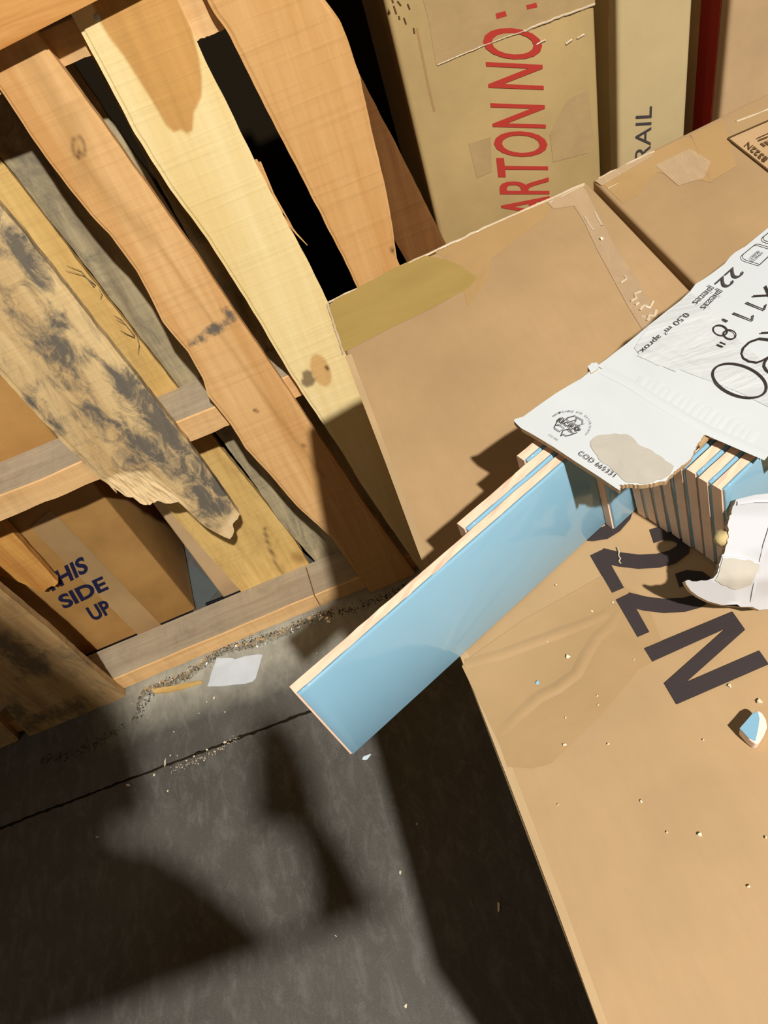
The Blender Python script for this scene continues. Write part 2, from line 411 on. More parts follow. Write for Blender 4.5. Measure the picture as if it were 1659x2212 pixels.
def slat(name, Lp, Rp, w0, mat, utop=TOPU, ubot=0.0, bottom=None, topline=None, masks=(), rows=170, cols=16, rough=.0008, seed=0, label=None, th=TH, Lf=None, Rf=None, disp=None, par=None):
    """board of the pallet: face grid between two measured edges; real thickness th"""
    L = Lf or edge_fn(Lp, w0); Rt = Rf or edge_fn(Rp, w0)
    if par:         # outside the measured stretch the board keeps its width
        uu = [pl(x, y, w0)[1] for x, y in (Lp if par == 'L' else Rp)]; a, b = min(uu), max(uu); L0, R0 = L, Rt
        if par == 'L': L = lambda u: np.where((u < a) | (u > b), R0(u)+(L0(np.clip(u, a, b))-R0(np.clip(u, a, b))), L0(u))
        else: Rt = lambda u: np.where((u < a) | (u > b), L0(u)+(R0(np.clip(u, a, b))-L0(np.clip(u, a, b))), R0(u))
    s = np.linspace(0, 1, cols+1)
    def ends(line, const):
        if line is None: return np.full(cols+1, const, float)
        q = [pl(x, y, w0) for x, y in line]
        ss = [(t-L(u))/(Rt(u)-L(u)) for t, u in q]
        o = np.argsort(ss); return np.interp(s, np.array(ss)[o], np.array([a[1] for a in q])[o])
    ub = ends(bottom, ubot); ut = ends(topline, utop)
    T = np.linspace(0, 1, rows+1)
    V = []
    for j in range(rows+1):
        u = ub+(ut-ub)*T[j]
        l = L(u)+np.array([noise.noise(Vector((seed*7.3, v*45, 1)))*rough*1.6 for v in u])
        r = Rt(u)+np.array([noise.noise(Vector((seed*3.3, v*45, 9)))*rough*1.6 for v in u])
        t = l+(r-l)*s
        V.append(np.stack([t, np.full(cols+1, w0), u], 1))
    V = np.array(V)                     # rows x cols x 3 local
    wv = V[..., 1].copy()
    e = np.minimum(s, 1-s)*.1
    wv += np.where(e < .004, .0012, 0)[None, :]     # eased arrises
    F = V.copy(); F[..., 1] = wv; B = V.copy(); B[..., 1] = w0+th
    world = PO+np.einsum('ijk,kl->ijl', V, np.stack([PT, PN, PU]))
    px = toplane_px(world.reshape(-1, 3))
    att = {}
    for nm, val in ((a, f(px)) for a, f in masks):
        att[nm] = np.maximum(att.get(nm, 0), val)
    if disp is not None: F[..., 1] += disp(px).reshape(rows+1, cols+1)
    n = (rows+1)*(cols+1); W = cols+1
    allv = np.concatenate([F.reshape(-1, 3), B.reshape(-1, 3)])
    fs = []
    for j in range(rows):
        for i in range(cols):
            a = j*W+i; fs.append((a, a+1, a+W+1, a+W))
        a = j*W; fs.append((a+n, a, a+W, a+W+n)); a = j*W+cols; fs.append((a, a+n, a+W+n, a+W))
    fs.append([n+i for i in range(cols, -1, -1)]+[]) if False else None
    for j in range(0, rows, rows): pass
    # back face as strips
    for j in range(rows): fs.append((n+j*W+cols, n+j*W, n+(j+1)*W, n+(j+1)*W+cols))
    for i in range(cols):
        fs.append((i, n+i, n+i+1, i+1)); a = rows*W+i; fs.append((a, a+1, a+1+n, a+n))
    o = mesh_obj(name, allv, fs, mat, pallet, world=False)
    for nm, val in att.items():
        at = o.data.attributes.new(nm, 'FLOAT', 'POINT')
        at.data.foreach_set('value', np.concatenate([val, val]).astype(np.float32))
    if label: o['label'] = label
    return o
def C(o, s, pts): return [(o[0]+x/s, o[1]+y/s) for x, y in pts]
K = 2.9625
W_ORANGE = wood('orange_pine', srgb(228, 184, 126), srgb(204, 152, 92), seed=1)
W_PALE = wood('pale_pine', srgb(242, 220, 164), srgb(230, 202, 138), seed=2, cross=.08, heart=srgb(206, 150, 80))
W_ORANGE2 = wood('rough_sawn_pine', srgb(218, 172, 114), srgb(200, 148, 86), seed=3, cross=.22)
W_DIRTY = wood('dirty_weathered_pine', srgb(226, 196, 142), srgb(190, 156, 106), seed=4, noisy_dirt=.55, dirt=srgb(92, 88, 82), cross=.15)
W_DIRTY2 = wood('grey_dirty_pine', srgb(190, 160, 112), srgb(160, 120, 72), seed=6, noisy_dirt=.6, dirt=srgb(105, 90, 68))
W_YEL = wood('yellow_pine', srgb(228, 192, 120), srgb(196, 156, 88), seed=7, noisy_dirt=.25, dirt=srgb(120, 100, 66))
W_GREY = wood('grey_weathered_pine', srgb(188, 172, 134), srgb(138, 124, 98), seed=8, noisy_dirt=.65, dirt=srgb(92, 88, 80))
W_STR = wood('grey_stringer_pine', srgb(176, 160, 134), srgb(150, 132, 108), axis='x', seed=9, noisy_dirt=.25, dirt=srgb(104, 94, 80))
W_STRF = wood('stringer_pine', srgb(228, 188, 134), srgb(206, 160, 104), axis='x', seed=10, noisy_dirt=.2, dirt=srgb(120, 96, 64))
W_BEAM = wood('front_beam_pine', srgb(226, 172, 104), srgb(186, 126, 62), axis='x', seed=11, cross=.05)

# --- front slats
# grey-stained slat with the snapped end
broken_px = C((0, 900), K, [(560, 350), (600, 385), (640, 430), (700, 442), (750, 500), (800, 515), (850, 522), (900, 560), (930, 572), (960, 568), (1010, 543), (1050, 556), (1090, 563), (1150, 548), (1180, 582), (1250, 650), (1320, 708), (1400, 752), (1440, 772), (1470, 785), (1490, 760), (1500, 730), (1488, 690), (1505, 668), (1522, 655), (1535, 625)])
fresh_px = C((0, 900), K, [(690, 405), (740, 372), (800, 366), (870, 358), (960, 360), (1010, 410), (1060, 450), (1120, 500), (1185, 575), (1150, 560), (1090, 575), (1010, 555), (960, 580), (900, 570), (850, 530), (750, 510), (690, 450)])
fresh2_px = C((0, 900), K, [(1440, 700), (1490, 610), (1545, 600), (1560, 680), (1480, 800), (1400, 765)])
dl = [([(0, 655), (60, 705), (110, 770), (165, 795)], 26), ([(100, 670), (132, 705)], 24), ([(115, 820), (160, 845), (205, 900), (250, 965), (300, 1015)], 26),
      ([(250, 800), (290, 850), (335, 915)], 34), ([(260, 940), (330, 965), (400, 1005), (470, 1060)], 46), ([(0, 480), (40, 540), (90, 610)], 34), ([(330, 900), (400, 990)], 50), ([(120, 735), (170, 775)], 40),
      ([(420, 1040), (470, 1100)], 40), ([(60, 860), (120, 920)], 14)]
slat('slat', [(0, 811), (135, 956), (202, 1025), (235, 1050)], [(5, 452), (34, 484), (100, 566), (200, 695), (324, 851), (405, 956), (480, 1058), (513, 1106)], FW, W_DIRTY,
     bottom=broken_px, rows=220, cols=56, seed=4, label='dirty grey-stained slat with a splintered broken end',
     masks=[('dirt', lambda p, a=a, b=b: linemask(a, b*1.25, p, 26)) for a, b in dl]+[('fresh', lambda p: polymask(fresh_px, p, 4)), ('fresh', lambda p: polymask(fresh2_px, p, 6)*.8)],
     disp=lambda p: polymask(fresh_px, p, 20)*(.003+.004*np.array([noise.noise(Vector(((x*.64-y*.77)/5., (x*.77+y*.64)/34., 0))) for x, y in p])))
# knotted slat
slat('slat', C((0, 0), K, [(0, 575), (150, 800), (290, 1010), (460, 1230), (590, 1390), (700, 1500), (810, 1650)])+[(294, 585), (317, 626), (351, 696), (405, 760), (439, 821), (449, 855), (500, 919), (531, 970), (585, 1028), (639, 1092), (713, 1159), (788, 1264)],
     [(84, 78), (121, 128), (216, 257), (297, 371), (429, 554), (501, 665), (565, 758), (625, 846), (683, 935), (693, 950), (737, 1014), (788, 1092), (835, 1156), (902, 1247)], FW, W_ORANGE, ubot=.001, rows=260, cols=40, seed=1, rough=.0004,
     label='orange pine slat with a dark knot near the top',
     masks=[('heart', lambda p: linemask([(55, 110), (110, 200), (150, 280), (185, 360), (240, 430), (330, 520)], 26, p, 14)*.55), ('heart', lambda p: linemask([(150, 250), (185, 380)], 44, p, 20)*.5), ('heart', lambda p: linemask([(300, 470), (420, 640), (600, 900), (700, 1030)], 7, p, 5)*.6),
            ('knot', lambda p: np.maximum(linemask(ellipse(170, 318, 13, 24, -8), 4, p, 4)*.8, linemask([(172, 322), (168, 345)], 5, p, 3))),
            ('dirt', lambda p: linemask([(408, 747), (450, 722), (500, 684)], 14, p, 10)*1.0), ('dirt', lambda p: linemask([(485, 668), (500, 684)], 16, p, 8)),
            ('knot', lambda p: linemask([(549, 886), (556, 888)], 5, p, 3)), ('knot', lambda p: linemask([(654, 962), (658, 963)], 6, p, 3)*.7)])
# pale slat with heartwood tongue
tongue = C((0, 0), K, [(590, 20), (640, 140), (700, 240), (800, 370), (900, 530), (1000, 690), (1060, 800), (1110, 845), (1160, 833), (1200, 855), (1232, 835), (1240, 720), (1290, 620), (1292, 500), (1275, 380), (1225, 180), (1140, 0), (1100, -160), (560, -160)])
slat('slat', [(154, 34), (186, 90), (292, 290), (368, 410), (450, 520), (561, 696), (619, 797), (652, 848), (700, 919), (740, 979), (787, 1057), (906, 1230)],
     [(385, 0), (412, 61), (472, 189), (500, 243), (551, 349), (615, 471), (662, 558), (703, 640)], FW, W_PALE, ubot=.001, rows=420, cols=60, seed=2, rough=.0005,
     label='pale cream slat with a brown heartwood tongue at the top',
     masks=[('heart', lambda p: polymask(tongue, p, 3)), ('heart', lambda p: polymask(ellipse(693, 800, 37, 20, 68), p, 3)*.75),
            ('knot', lambda p: polymask(C((450, 500), K, [(600, 900), (630, 885), (660, 895), (670, 930), (688, 950), (670, 985), (630, 1000), (600, 980), (592, 955), (605, 940)]), p, 3)*.75), ('knot', lambda p: linemask([(705, 793), (708, 797)], 6, p, 3))])
# rough orange slat next to the cartons
slat('slat', [(466, 34), (500, 84), (560, 205), (650, 380), (743, 560), (769, 615)], [(690, -20), (702, 0), (735, 45), (750, 81), (779, 170), (797, 253), (815, 330), (830, 390), (847, 480), (858, 560)], FW, W_ORANGE2, par='R', ubot=.001, rows=260, cols=40, seed=3,
     label='rough-sawn orange slat with a waney right edge',
     masks=[('heart', lambda p: linemask([(716, 0), (750, 60), (790, 200), (812, 300)], 14, p, 10)*.35), ('knot', lambda p: linemask([(846, 539), (849, 543)], 7, p, 3))])
# slat at the lower left, foot on the floor
slat('slat', [(-40, 1448), (0, 1512), (17, 1537), (70, 1600), (100, 1640)], [(0, 1272), (100, 1355), (202, 1447), (300, 1527)], FW, W_DIRTY2, par='L', rows=180, cols=30, seed=6, bottom=[(100, 1640), (150, 1622), (235, 1585), (300, 1527)],
     label='shaded dirt-stained slat whose foot stands on the floor at lower left', masks=[('dirt', lambda p: linemask([(20, 1530), (60, 1560), (170, 1530)], 30, p, 16)), ('dirt', lambda p: linemask([(0, 1380), (80, 1440)], 50, p, 20))])
slat('slat', [(-160, 1480), (-80, 1560), (10, 1690)], [(0, 1558), (80, 1640)], FW, W_DIRTY2, par='L', ubot=.001, rows=120, cols=14, seed=12)
# --- back slats, seen through the gaps
BW = SD
Yr = [(0, 345), (81, 448), (200, 606), (385, 840), (484, 977), (551, 1059), (636, 1167), (673, 1228)]
slat('back_slat', [(-219, 450), (0, 690), (385, 1126), (527, 1285)], Yr, BW, W_YEL, ubot=.002, utop=1.0, rows=220, cols=24, seed=7, label='yellowish back slat with a split foot',
     masks=[('knot', lambda p: linemask(C((450, 950), K, [(360, 570), (380, 660), (430, 780), (520, 905)]), 4, p, 3)), ('heart', lambda p: polymask(ellipse(645, 1205, 16, 10, 30), p, 6))])
slat('back_slat', [(0, 338), (88, 450), (210, 608), (392, 843), (491, 967), (553, 1051), (604, 1126), (697, 1232)], [(225, 240), (316, 371), (435, 560), (520, 680), (600, 790), (720, 980)], BW, W_GREY, ubot=.002, utop=1.0, rows=220, cols=24, seed=8, label='grey weathered back slat half hidden behind the knotted slat')
slat('back_slat', [(178, 92), (222, 172), (273, 262), (330, 375), (398, 497), (468, 615), (560, 750)], [(330, 92), (460, 300), (640, 600), (720, 760)], BW, W_GREY, ubot=.002, utop=1.0, rows=160, cols=12, seed=13)
slat('back_slat', [(590, 20), (700, 243), (800, 420), (860, 530)], [(705, 20), (782, 172), (820, 243), (865, 330), (960, 520)], BW, wood('shade_brown_board', srgb(120, 80, 40), srgb(92, 56, 26), seed=21), ubot=.002, utop=1.0, rows=160, cols=12, seed=14)  # slat in shade: the shade's brown is put into its wood colour
slat('back_slat', [(-120, 1140), (-60, 1205), (0, 1262), (60, 1330)], [(-30, 1088), (30, 1153), (125, 1258)], BW, wood('amber_pine', srgb(214, 160, 84), srgb(176, 118, 54), seed=15, noisy_dirt=.15), utop=1.0, par='L', rows=120, cols=24, seed=15,
     bottom=C((0, 900), K, [(-20, 1010), (150, 1070), (250, 1115), (285, 1120), (300, 1100), (330, 1085), (345, 1092), (372, 1062)]), label='amber back slat snapped off short at lower left')
# --- stringers (three long rails) : top face, front face
def stringer(u0, u1, t0, t1, seed, d=SD, mats=(W_STR, W_STRF), w0=0.):
    n = 90; V = []; rnd = random.Random(seed)
    for i in range(n+1):
        t = t0+(t1-t0)*i/n
        a = noise.noise(Vector((t*14, seed, 0)))*.0022; b = noise.noise(Vector((t*22, seed, 5)))*.003+(rnd.uniform(-.0012, .0012))
        V += [(t, w0+a*.4, u0+max(b, 0)), (t, w0, u1+a), (t, w0+.003, u1+a+.0012), (t, w0+d, u1+.001), (t, w0+d, u0)]
    F = []; mi = []
    for i in range(n):
        q = i*5
        for k, mm in ((0, 1), (1, 1), (2, 0), (3, 1), (4, 1)):
            F.append((q+k, q+(k+1) % 5, q+5+(k+1) % 5, q+5+k)); mi.append(mm)
    F += [(0, 1, 2, 3, 4), tuple(n*5+k for k in (4, 3, 2, 1, 0))]; mi += [1, 1]
    o = mesh_obj('stringer', V, F, list(mats), pallet, world=False); o.data.polygons.foreach_set('material_index', mi)
    return o
stringer(.004, .040, -.98, .085, 1)
stringer(.040*0+.0015, .0385, .087, .47, 2)
stringer(.489, .529, -.98, .47, 3)
stringer(.985, 1.020, -.98, .205, 4)
stringer(.962, 1.030, .235, .46, 5)
# --- separate horizontal beam before the slat tops; its joint to the pallet is invented
q = [(-60, 138), (0, 110), (207, 1), (330, -60)]
cl = [pl(x, y, FW-.02) for x, y in q]
V = []; F = []
n = 60
ct = np.array([a[0] for a in cl]); cu_ = np.array([a[1] for a in cl]); kk, cc = np.polyfit(ct, cu_, 1)
tt = np.linspace(-.62, .35, n+1)
for t in tt:
    u0 = kk*t+cc
    V += [(t, FW-.02, u0), (t, FW-.02, u0+.09), (t, FW-.0005, u0+.09), (t, FW-.0005, u0)]
for i in range(n):
    a = i*4
    for k in range(4): F.append((a+k, a+(k+1) % 4, a+4+(k+1) % 4, a+4+k))
F += [(3, 2, 1, 0), tuple(n*4+k for k in (0, 1, 2, 3))]
cb = mesh_obj('front_beam', V, F, W_BEAM, pallet, world=False); cb['label'] = 'wavy-grained separate beam in front of the slat tops'
# --- nails
def nail(x, y, wv):
    t, u = pl(x, y, wv); bm = bmesh.new(); bmesh.ops.create_uvsphere(bm, u_segments=10, v_segments=6, radius=.0035)
    c = pw(t, u, wv-.0002)
    for v in bm.verts: v.co = Vector(c)+Vector((v.co.x, v.co.y*.5, v.co.z))
    bm_obj('nail', bm, M['nail'], pallet, True)
nail(210, 37, FW)
t, u = pl(378, 905, -.001)
# --- splinters hanging off the back slats and torn fibres on the pale slat's edge
def splinter(pts, wv, r=.0009, mat=None):
    P3 = [Vector(pw(*pl(x, y, wv), wv)) for x, y in pts]; bm = bmesh.new(); rings = []
    for i, p in enumerate(P3):
        rr = r*(1-.75*i/(len(P3)-1)); d = (P3[min(i+1, len(P3)-1)]-P3[max(i-1, 0)]).normalized(); a = d.cross(Vector((0, 1, 0))).normalized(); b = d.cross(a)
        rings.append([bm.verts.new(p+a*rr*math.cos(k*2.09)+b*rr*math.sin(k*2.09)) for k in range(3)])
    for i in range(len(rings)-1):
        for k in range(3): bm.faces.new((rings[i][k], rings[i][(k+1) % 3], rings[i+1][(k+1) % 3], rings[i+1][k]))
    return bm_obj('splinter', bm, mat or W_STRF, pallet)
for pts in ([(205, 614), (180, 594), (140, 583)], [(202, 618), (175, 585), (142, 572)], [(213, 624), (219, 634), (216, 646)], [(290, 724), (270, 700), (250, 689)], [(290, 728), (275, 722), (258, 712)], [(296, 730), (300, 745), (298, 765)], [(288, 722), (262, 690), (245, 680)]):
    splinter(pts, BW-.004, mat=W_GREY)
for pts in ([(560, 350), (590, 420), (625, 480), (636, 500)], [(600, 455), (640, 505), (664, 530)], [(552, 345), (580, 400), (610, 460)]):
    splinter(pts, FW+.006, .002, W_ORANGE)

# ================================================================ cartons behind the pallet
def carton(name, tops, bots, mat, label, bevel=.004, cat='carton', group=None):
    c = np.mean(np.array(bots), 0); r = empty(name, c); tag(r, label, cat, group)
    bm_obj('body', prism_bm(tops, bots, bevel, 3), mat, r, True)
    return r
def shade_flat_smooth(o, ang=.7):
    pass
CW = .1045               # the cartons lean back with the pallet, just behind its back slats
def front(x, z):         # y of the leaning carton fronts at (x, z)
    o = PO+PN*CW; return o[1]-(PN[0]*(x-o[0])+PN[2]*(z-o[2]))/PN[1]
def oncar(x, y): return onplane(x, y, PO+PN*CW, PN)
# right edge of the THIS SIDE UP carton, measured
xr = oncar(442, 1340)[0]; xr2 = oncar(95, 970)[0]; zr2 = oncar(95, 970)[2]
print('carton right edge', xr, xr2, zr2)
xa = xr
def carb(name, x0, x1, z1, mat, label, depth=.24, z0=.0):
    t = [(x0, front(x0, z1), z1), (x1, front(x1, z1), z1), (x1-.01, front(x1, z1)+depth, z1), (x0-.01, front(x0, z1)+depth, z1)]
    b = [(x0, front(x0, z0), z0), (x1, front(x1, z0), z0), (x1-.01, front(x1, z0)+depth, z0), (x0-.01, front(x0, z0)+depth, z0)]
    return carton(name, t, b, mat, label)
c1 = carb('carton', -1.25, xa, .78, M['board_orange'], 'brown THIS SIDE UP carton standing behind the pallet at lower left', z0=.012)
fnc = lambda x, y: oncar(x, y)
nl = (0, -1, 0)
T_SIDE = [text_on('HIS', (131, 1265), (192, 1231), (117, 1234), fnc, .034, 'T', nl, .0012), text_on('SIDE', (138, 1314), (235, 1270), (122, 1288), fnc, .034, '', nl, .0012), text_on('UP', (201, 1340), (244, 1321), (184, 1313), fnc, .034, '', nl, .0012)]
text_obj('printed_text', T_SIDE, M['navy_ink'], c1)['label'] = 'navy letters THIS SIDE UP'
# tape down its front, and a near-black strip in the slot under it
tp = [oncar(x, y)+np.array([0, -.0008, 0]) for x, y in [(64, 1138), (110, 1100), (360, 1362), (312, 1385)]]
sheet('tape', tp, .0004, [cardboard('carton_tape', (.40, .25, .11, 1), .12, 9, .4, .4)], c1, (0, -1, 0))
bm_obj('base_strip', box_bm((-.60, front(-.6, 0)+.006, .006), (.26, .006, .010), .001), M['slot_black'], c1)
xb0 = oncar(264, 1072)[0]; xb1 = oncar(527, 1290)[0]
c2 = carb('carton', xb0+.035, xb1+.05, .50, M['board_tan'], 'plain tan carton standing behind the split back slat', z0=.012, depth=.2)
bm_obj('base_strip', box_bm(((xb0+xb1)/2+.03, front(xb0, 0)+.006, .006), (.14, .006, .010), .001), M['slot_black'], c2)
# grey-green film on the floor between them
fp = [onz(x, y, .004) for x, y in [(405, 1290), (412, 1246), (430, 1255), (478, 1302), (442, 1345), (425, 1330)]]
fo = sheet('plastic_film', [p+np.array([0, .035, 0]) for p in fp], .0008, [M['teal_film']], None); tag(fo, 'scrap of grey-green plastic film on the floor between two cartons behind pallet', 'film')

# ================================================================ tall cartons beyond the big boxes
Y1 = 1.0
ony1 = lambda x, y: ony(x, y, Y1)
def tall(label, xl, xr_, z1, mat, depth, name='carton', y0=Y1):
    (a1, a0), (b1, b0) = xl, xr_
    t = [(a1, y0, z1), (b1, y0, z1), (b1, y0+depth, z1), (a1, y0+depth, z1)]; b = [(a0, y0, 0), (b0, y0, 0), (b0, y0+depth, 0), (a0, y0+depth, 0)]
    return carton(name, t, b, mat, label, .006)
k1 = tall('yellow-brown taped carton with red CARTON NO lettering', (.188, .210), (.447, .461), 1.2, M['board_yellow'], .16)
text_obj('printed_text', [text_on('RTON NO', (1185.5, 419), (1166, 64), (1080, 419), ony1, .008, 'CA', nl, .0008)], M['red_ink'], k1)['label'] = 'red letters CARTON NO'
flat('printed_colon', [[ony1(x, y) for x, y in q] for q in ([(1070, 29), (1091, 23), (1094.5, 34), (1072.5, 40.5)], [(1136, 11), (1158, 5), (1160.5, 15), (1138.5, 20)])], M['red_ink'], k1, nl, .0008)
mk = []
for q in ([(850, 12), (856, 30)], [(858, 2), (866, 12)], [(880, 8), (885, 20)], [(872, 38), (877, 52)], [(861, 34), (863, 42)], [(893, 60), (895, 72)], [(846, -4), (849, 6)], [(838, 20), (842, 28)]): mk += stroke(q, 3.4)
flat('faded_marks', [[ony1(x, y) for x, y in q] for q in mk], M['brown_ink'], k1, nl, .0006)
flat('crease_mark', [[ony1(x, y) for x, y in q] for q in stroke([(900, 60), (914, 130), (926, 190), (938, 240)], 5)], M['tape_orange'], k1, nl, .0003)
def tape_y(px, mat, parent, e=.0005, name='tape'):
    return sheet(name, [ony1(x, y)+np.array([0, -e, 0]) for x, y in px], .0003, [mat], parent, (0, -1, 0))
tape_y([(905, -30), (925, 40), (942, 141), (1000, 118), (1060, 92), (1175, 52), (1285, 12), (1285, -30)], M['tape_tan'], k1)
tape_y([(1187, 290), (1225, 215), (1270, 190), (1282, 300), (1270, 330), (1195, 350)], M['tape_tan'], k1)
tape_y([(1012, 310), (1060, 295), (1062, 370), (1030, 385)], M['tape_tan'], k1)
k2 = tall('narrow pale carton with thin RAIL lettering', (.481, .481), (.583, .5865), 1.2, M['board_pale'], .3)
text_obj('printed_text', [text_on('AIL', (1405, 313), (1408, 229), (1372, 315), ony1, .0, 'R', nl, .0008)], M['grey_ink'], k2)['label'] = 'thin grey letters RAIL'
k3 = tall('tan carton with a red band on its side, at the top right', (.638, .640), (1.0, 1.0), 1.2, M['board_tan'], .3)
rb = [(.6386, 1.022, .02), (.6386, 1.070, .02), (.6372, 1.070, 1.18), (.6372, 1.022, 1.18)]
sheet('red_band', [np.array(p)-np.array([.0004, 0, 0]) for p in rb], .0004, [M['red_band']], k3, (-1, 0, 0))

# ================================================================ the two big cartons the tiles lie on
zt = lambda x, y: onz(x, y, BOX_Z)
def ext(p, q, Y):          # extend the line p->q to a given Y
    p, q = np.array(p), np.array(q); s = (Y-p[1])/(q[1]-p[1]); return p+(q-p)*s
A = zt(706, 655); B = zt(1267, 391); G0 = zt(1488, 622)
Lm = zt(1000, 1440); L2 = zt(1290, 2212)
D = ext(Lm, L2, -.28); Cc = ext(B, G0, -.28)
print('box1', A, B, Cc, D)
tops = [D, Cc, B, A]
b1 = carton('carton', tops, [(p[0], p[1], 0) for p in tops], M['board_top'], 'large brown carton printed 22N carrying the tiles, nearest the camera', .003)
B2 = zt(1279, 387); G2 = zt(1497, 616); F2 = zt(1659, 200)
F2 = B2+(F2-B2)*1.9; Dn = np.array([Cc[0]+.010, -.28, BOX_Z])
tops = [Dn, np.array([F2[0], -.28, BOX_Z]), F2, B2]
b2 = carton('carton', tops, [(p[0], p[1], 0) for p in tops], M['board_top2'], 'large brown carton right of the dark gap with a black-outlined label', .003)
up = (0, 0, 1)
def top_sheet(name, px, mat, parent, e=.0006, th=.0005, label=None):
    e *= .5; th = .00012
    return sheet(name, [zt(x, y)*np.array([1, 1, 1])+np.array([0, 0, e]) for x, y in px], th, [mat], parent, up, label=label)
# printed 3 2 2 N
c4 = lambda pts: [(1200+x/3.614, 1100+y/3.614) for x, y in pts]
def z3(polys): return [[zt(*p) for p in q] for q in polys]
N = c4([(690, 1090), (1380, 803), (1480, 945), (1020, 1355), (1590, 1108), (1665, 1215), (945, 1528), (848, 1363), (1325, 938), (755, 1195)])
def two(dx, dy):
    bar = [(470, 710), (575, 660), (640, 700), (625, 770), (733, 963), (640, 1003)]
    arc = [(560, 708), (700, 742), (850, 760), (1000, 752), (1110, 722), (1190, 665), (1200, 595), (1130, 545), (1030, 535), (950, 562)]
    o = lambda q: c4([(x+dx, y+dy) for x, y in q])
    return [o(bar)]+stroke(o(arc), 112/3.614)
polys = [N]+two(0, 0)+two(-198, -345)+stroke(c4([(180, 190), (290, 205), (390, 190), (470, 140), (540, 60), (560, 0)]), 100/3.614)
for i, pz in enumerate(polys): pass
flat('printed_text', z3(polys), M['black_ink'], b1, up, .0007)['label'] = 'big black characters 22N'
# tapes on carton one
top_sheet('tape', [(709, 668), (722, 648), (760, 628), (870, 571), (915, 552), (960, 560), (1000, 577), (1030, 600), (1012, 622), (930, 668), (850, 706), (740, 763), (722, 715)], M['tape_olive'], b1, label='olive brown packing tape')
top_sheet('tape', [(940, 545), (990, 522), (1100, 470), (1180, 436), (1192, 452), (1170, 476), (1060, 560), (1055, 600), (1010, 664), (1000, 625), (985, 580), (960, 556)], M['tape_orange'], b1, .00035)
top_sheet('tape', [(1180, 436), (1255, 402), (1266, 412), (1282, 445), (1330, 535), (1380, 610), (1432, 695), (1395, 725), (1355, 660), (1290, 540), (1262, 480), (1240, 445), (1196, 452)], M['tape_clear'], b1, .0008, label='wrinkled clear tape')
top_sheet('tape', [(998, 1440), (1010, 1425), (1130, 1340), (1300, 1245), (1392, 1290), (1440, 1415), (1380, 1445), (1310, 1530), (1190, 1650), (1150, 1660), (1096, 1657), (1080, 1610)], M['tape_dull'], b1, .0009, .0004)
# raised wrinkles in that tape
def wrinkle(px, r, mat, parent, z=BOX_Z, hk=1.):
    bm = bmesh.new(); rings = []
    P3 = [Vector(onz(x, y, z+.0004)) for x, y in px]
    for i, p in enumerate(P3):
        d = (P3[min(i+1, len(P3)-1)]-P3[max(i-1, 0)]).normalized(); n_ = d.cross(Vector((0, 0, 1)))
        k = math.sin(math.pi*(i+.3)/(len(P3)-.4))
        rings.append([bm.verts.new(p-n_*r*2.2), bm.verts.new(p-n_*r+Vector((0, 0, r*.30*k*hk))), bm.verts.new(p+Vector((0, 0, r*.5*k*hk))), bm.verts.new(p+n_*r+Vector((0, 0, r*.30*k*hk))), bm.verts.new(p+n_*r*2.2)])
    for i in range(len(rings)-1):
        for k in range(4): bm.faces.new((rings[i][k], rings[i][k+1], rings[i+1][k+1], rings[i+1][k]))
    return bm_obj('crease', bm, mat, parent, True)
wrinkle([(1078, 1588), (1095, 1570), (1130, 1535), (1165, 1505), (1205, 1485), (1245, 1455), (1265, 1415), (1290, 1375), (1320, 1350), (1335, 1318)], .0016, M['tape_dull'], b1)
wrinkle([(1005, 1436), (1080, 1415), (1160, 1385), (1240, 1355), (1312, 1324)], .0016, M['tape_dull'], b1)
# lighter folded rim along its left edge
rim = [(742, 770), (830, 1000), (900, 1190), (1000, 1440), (1100, 1700), (1200, 1965), (1290, 2212), (1310, 2212), (1219, 1962), (1118, 1695), (1016, 1432), (914, 1186), (843, 998), (756, 765)]
top_sheet('folded_rim', [(x+3, y) for x, y in rim], M['board_edge'], b1, .0006, .0003)
# tapes, seams and label on carton two
top_sheet('tape', [(1292, 388), (1400, 334), (1480, 297), (1500, 300), (1540, 395), (1420, 372), (1380, 420), (1345, 440)], M['tape_orange'], b2, .0005)
top_sheet('tape', [(1492, 292), (1560, 262), (1575, 300), (1590, 360), (1570, 372), (1535, 392), (1508, 330)], M['tape_orange'], b2, .0008)
top_sheet('tape', [(1415, 358), (1490, 322), (1536, 350), (1520, 385), (1465, 402)], M['tape_clear'], b2, .0009, label='patch of clear tape')
top_sheet('tape', [(1286, 392), (1405, 326), (1412, 336), (1300, 402)], M['tape_clear'], b2, .0010)
lab = [(1572, 302), (1659, 264), (1700, 246), (1760, 420), (1720, 412), (1659, 371)]
top_sheet('label', lab, cardboard('label_kraft', (.50, .325, .17, 1), .05, 8), b2, .0010, label='orange-tan label with a black outline')
ink = stroke([(1572, 302), (1659, 264), (1700, 246)], 2.6)+stroke([(1572, 302), (1620, 340), (1659, 371), (1720, 416)], 3.0)+stroke([(1638, 307), (1659, 299)], 3)+stroke([(1634, 303), (1665, 289)], 1.6)
for i in range(7): ink += stroke([(1643+i*4.5, 313-i*1.9), (1652+i*4.5, 320-i*1.9)], 1.6 if i % 2 else 2.6)
flat('label_print', z3(ink), M['brown_ink'], b2, up, .0016)
text_obj('label_text', [text_on('8322N', (1660, 346), (1616, 310), (1651, 355), zt, .02, '', up, .0016)], M['brown_ink'], b2)

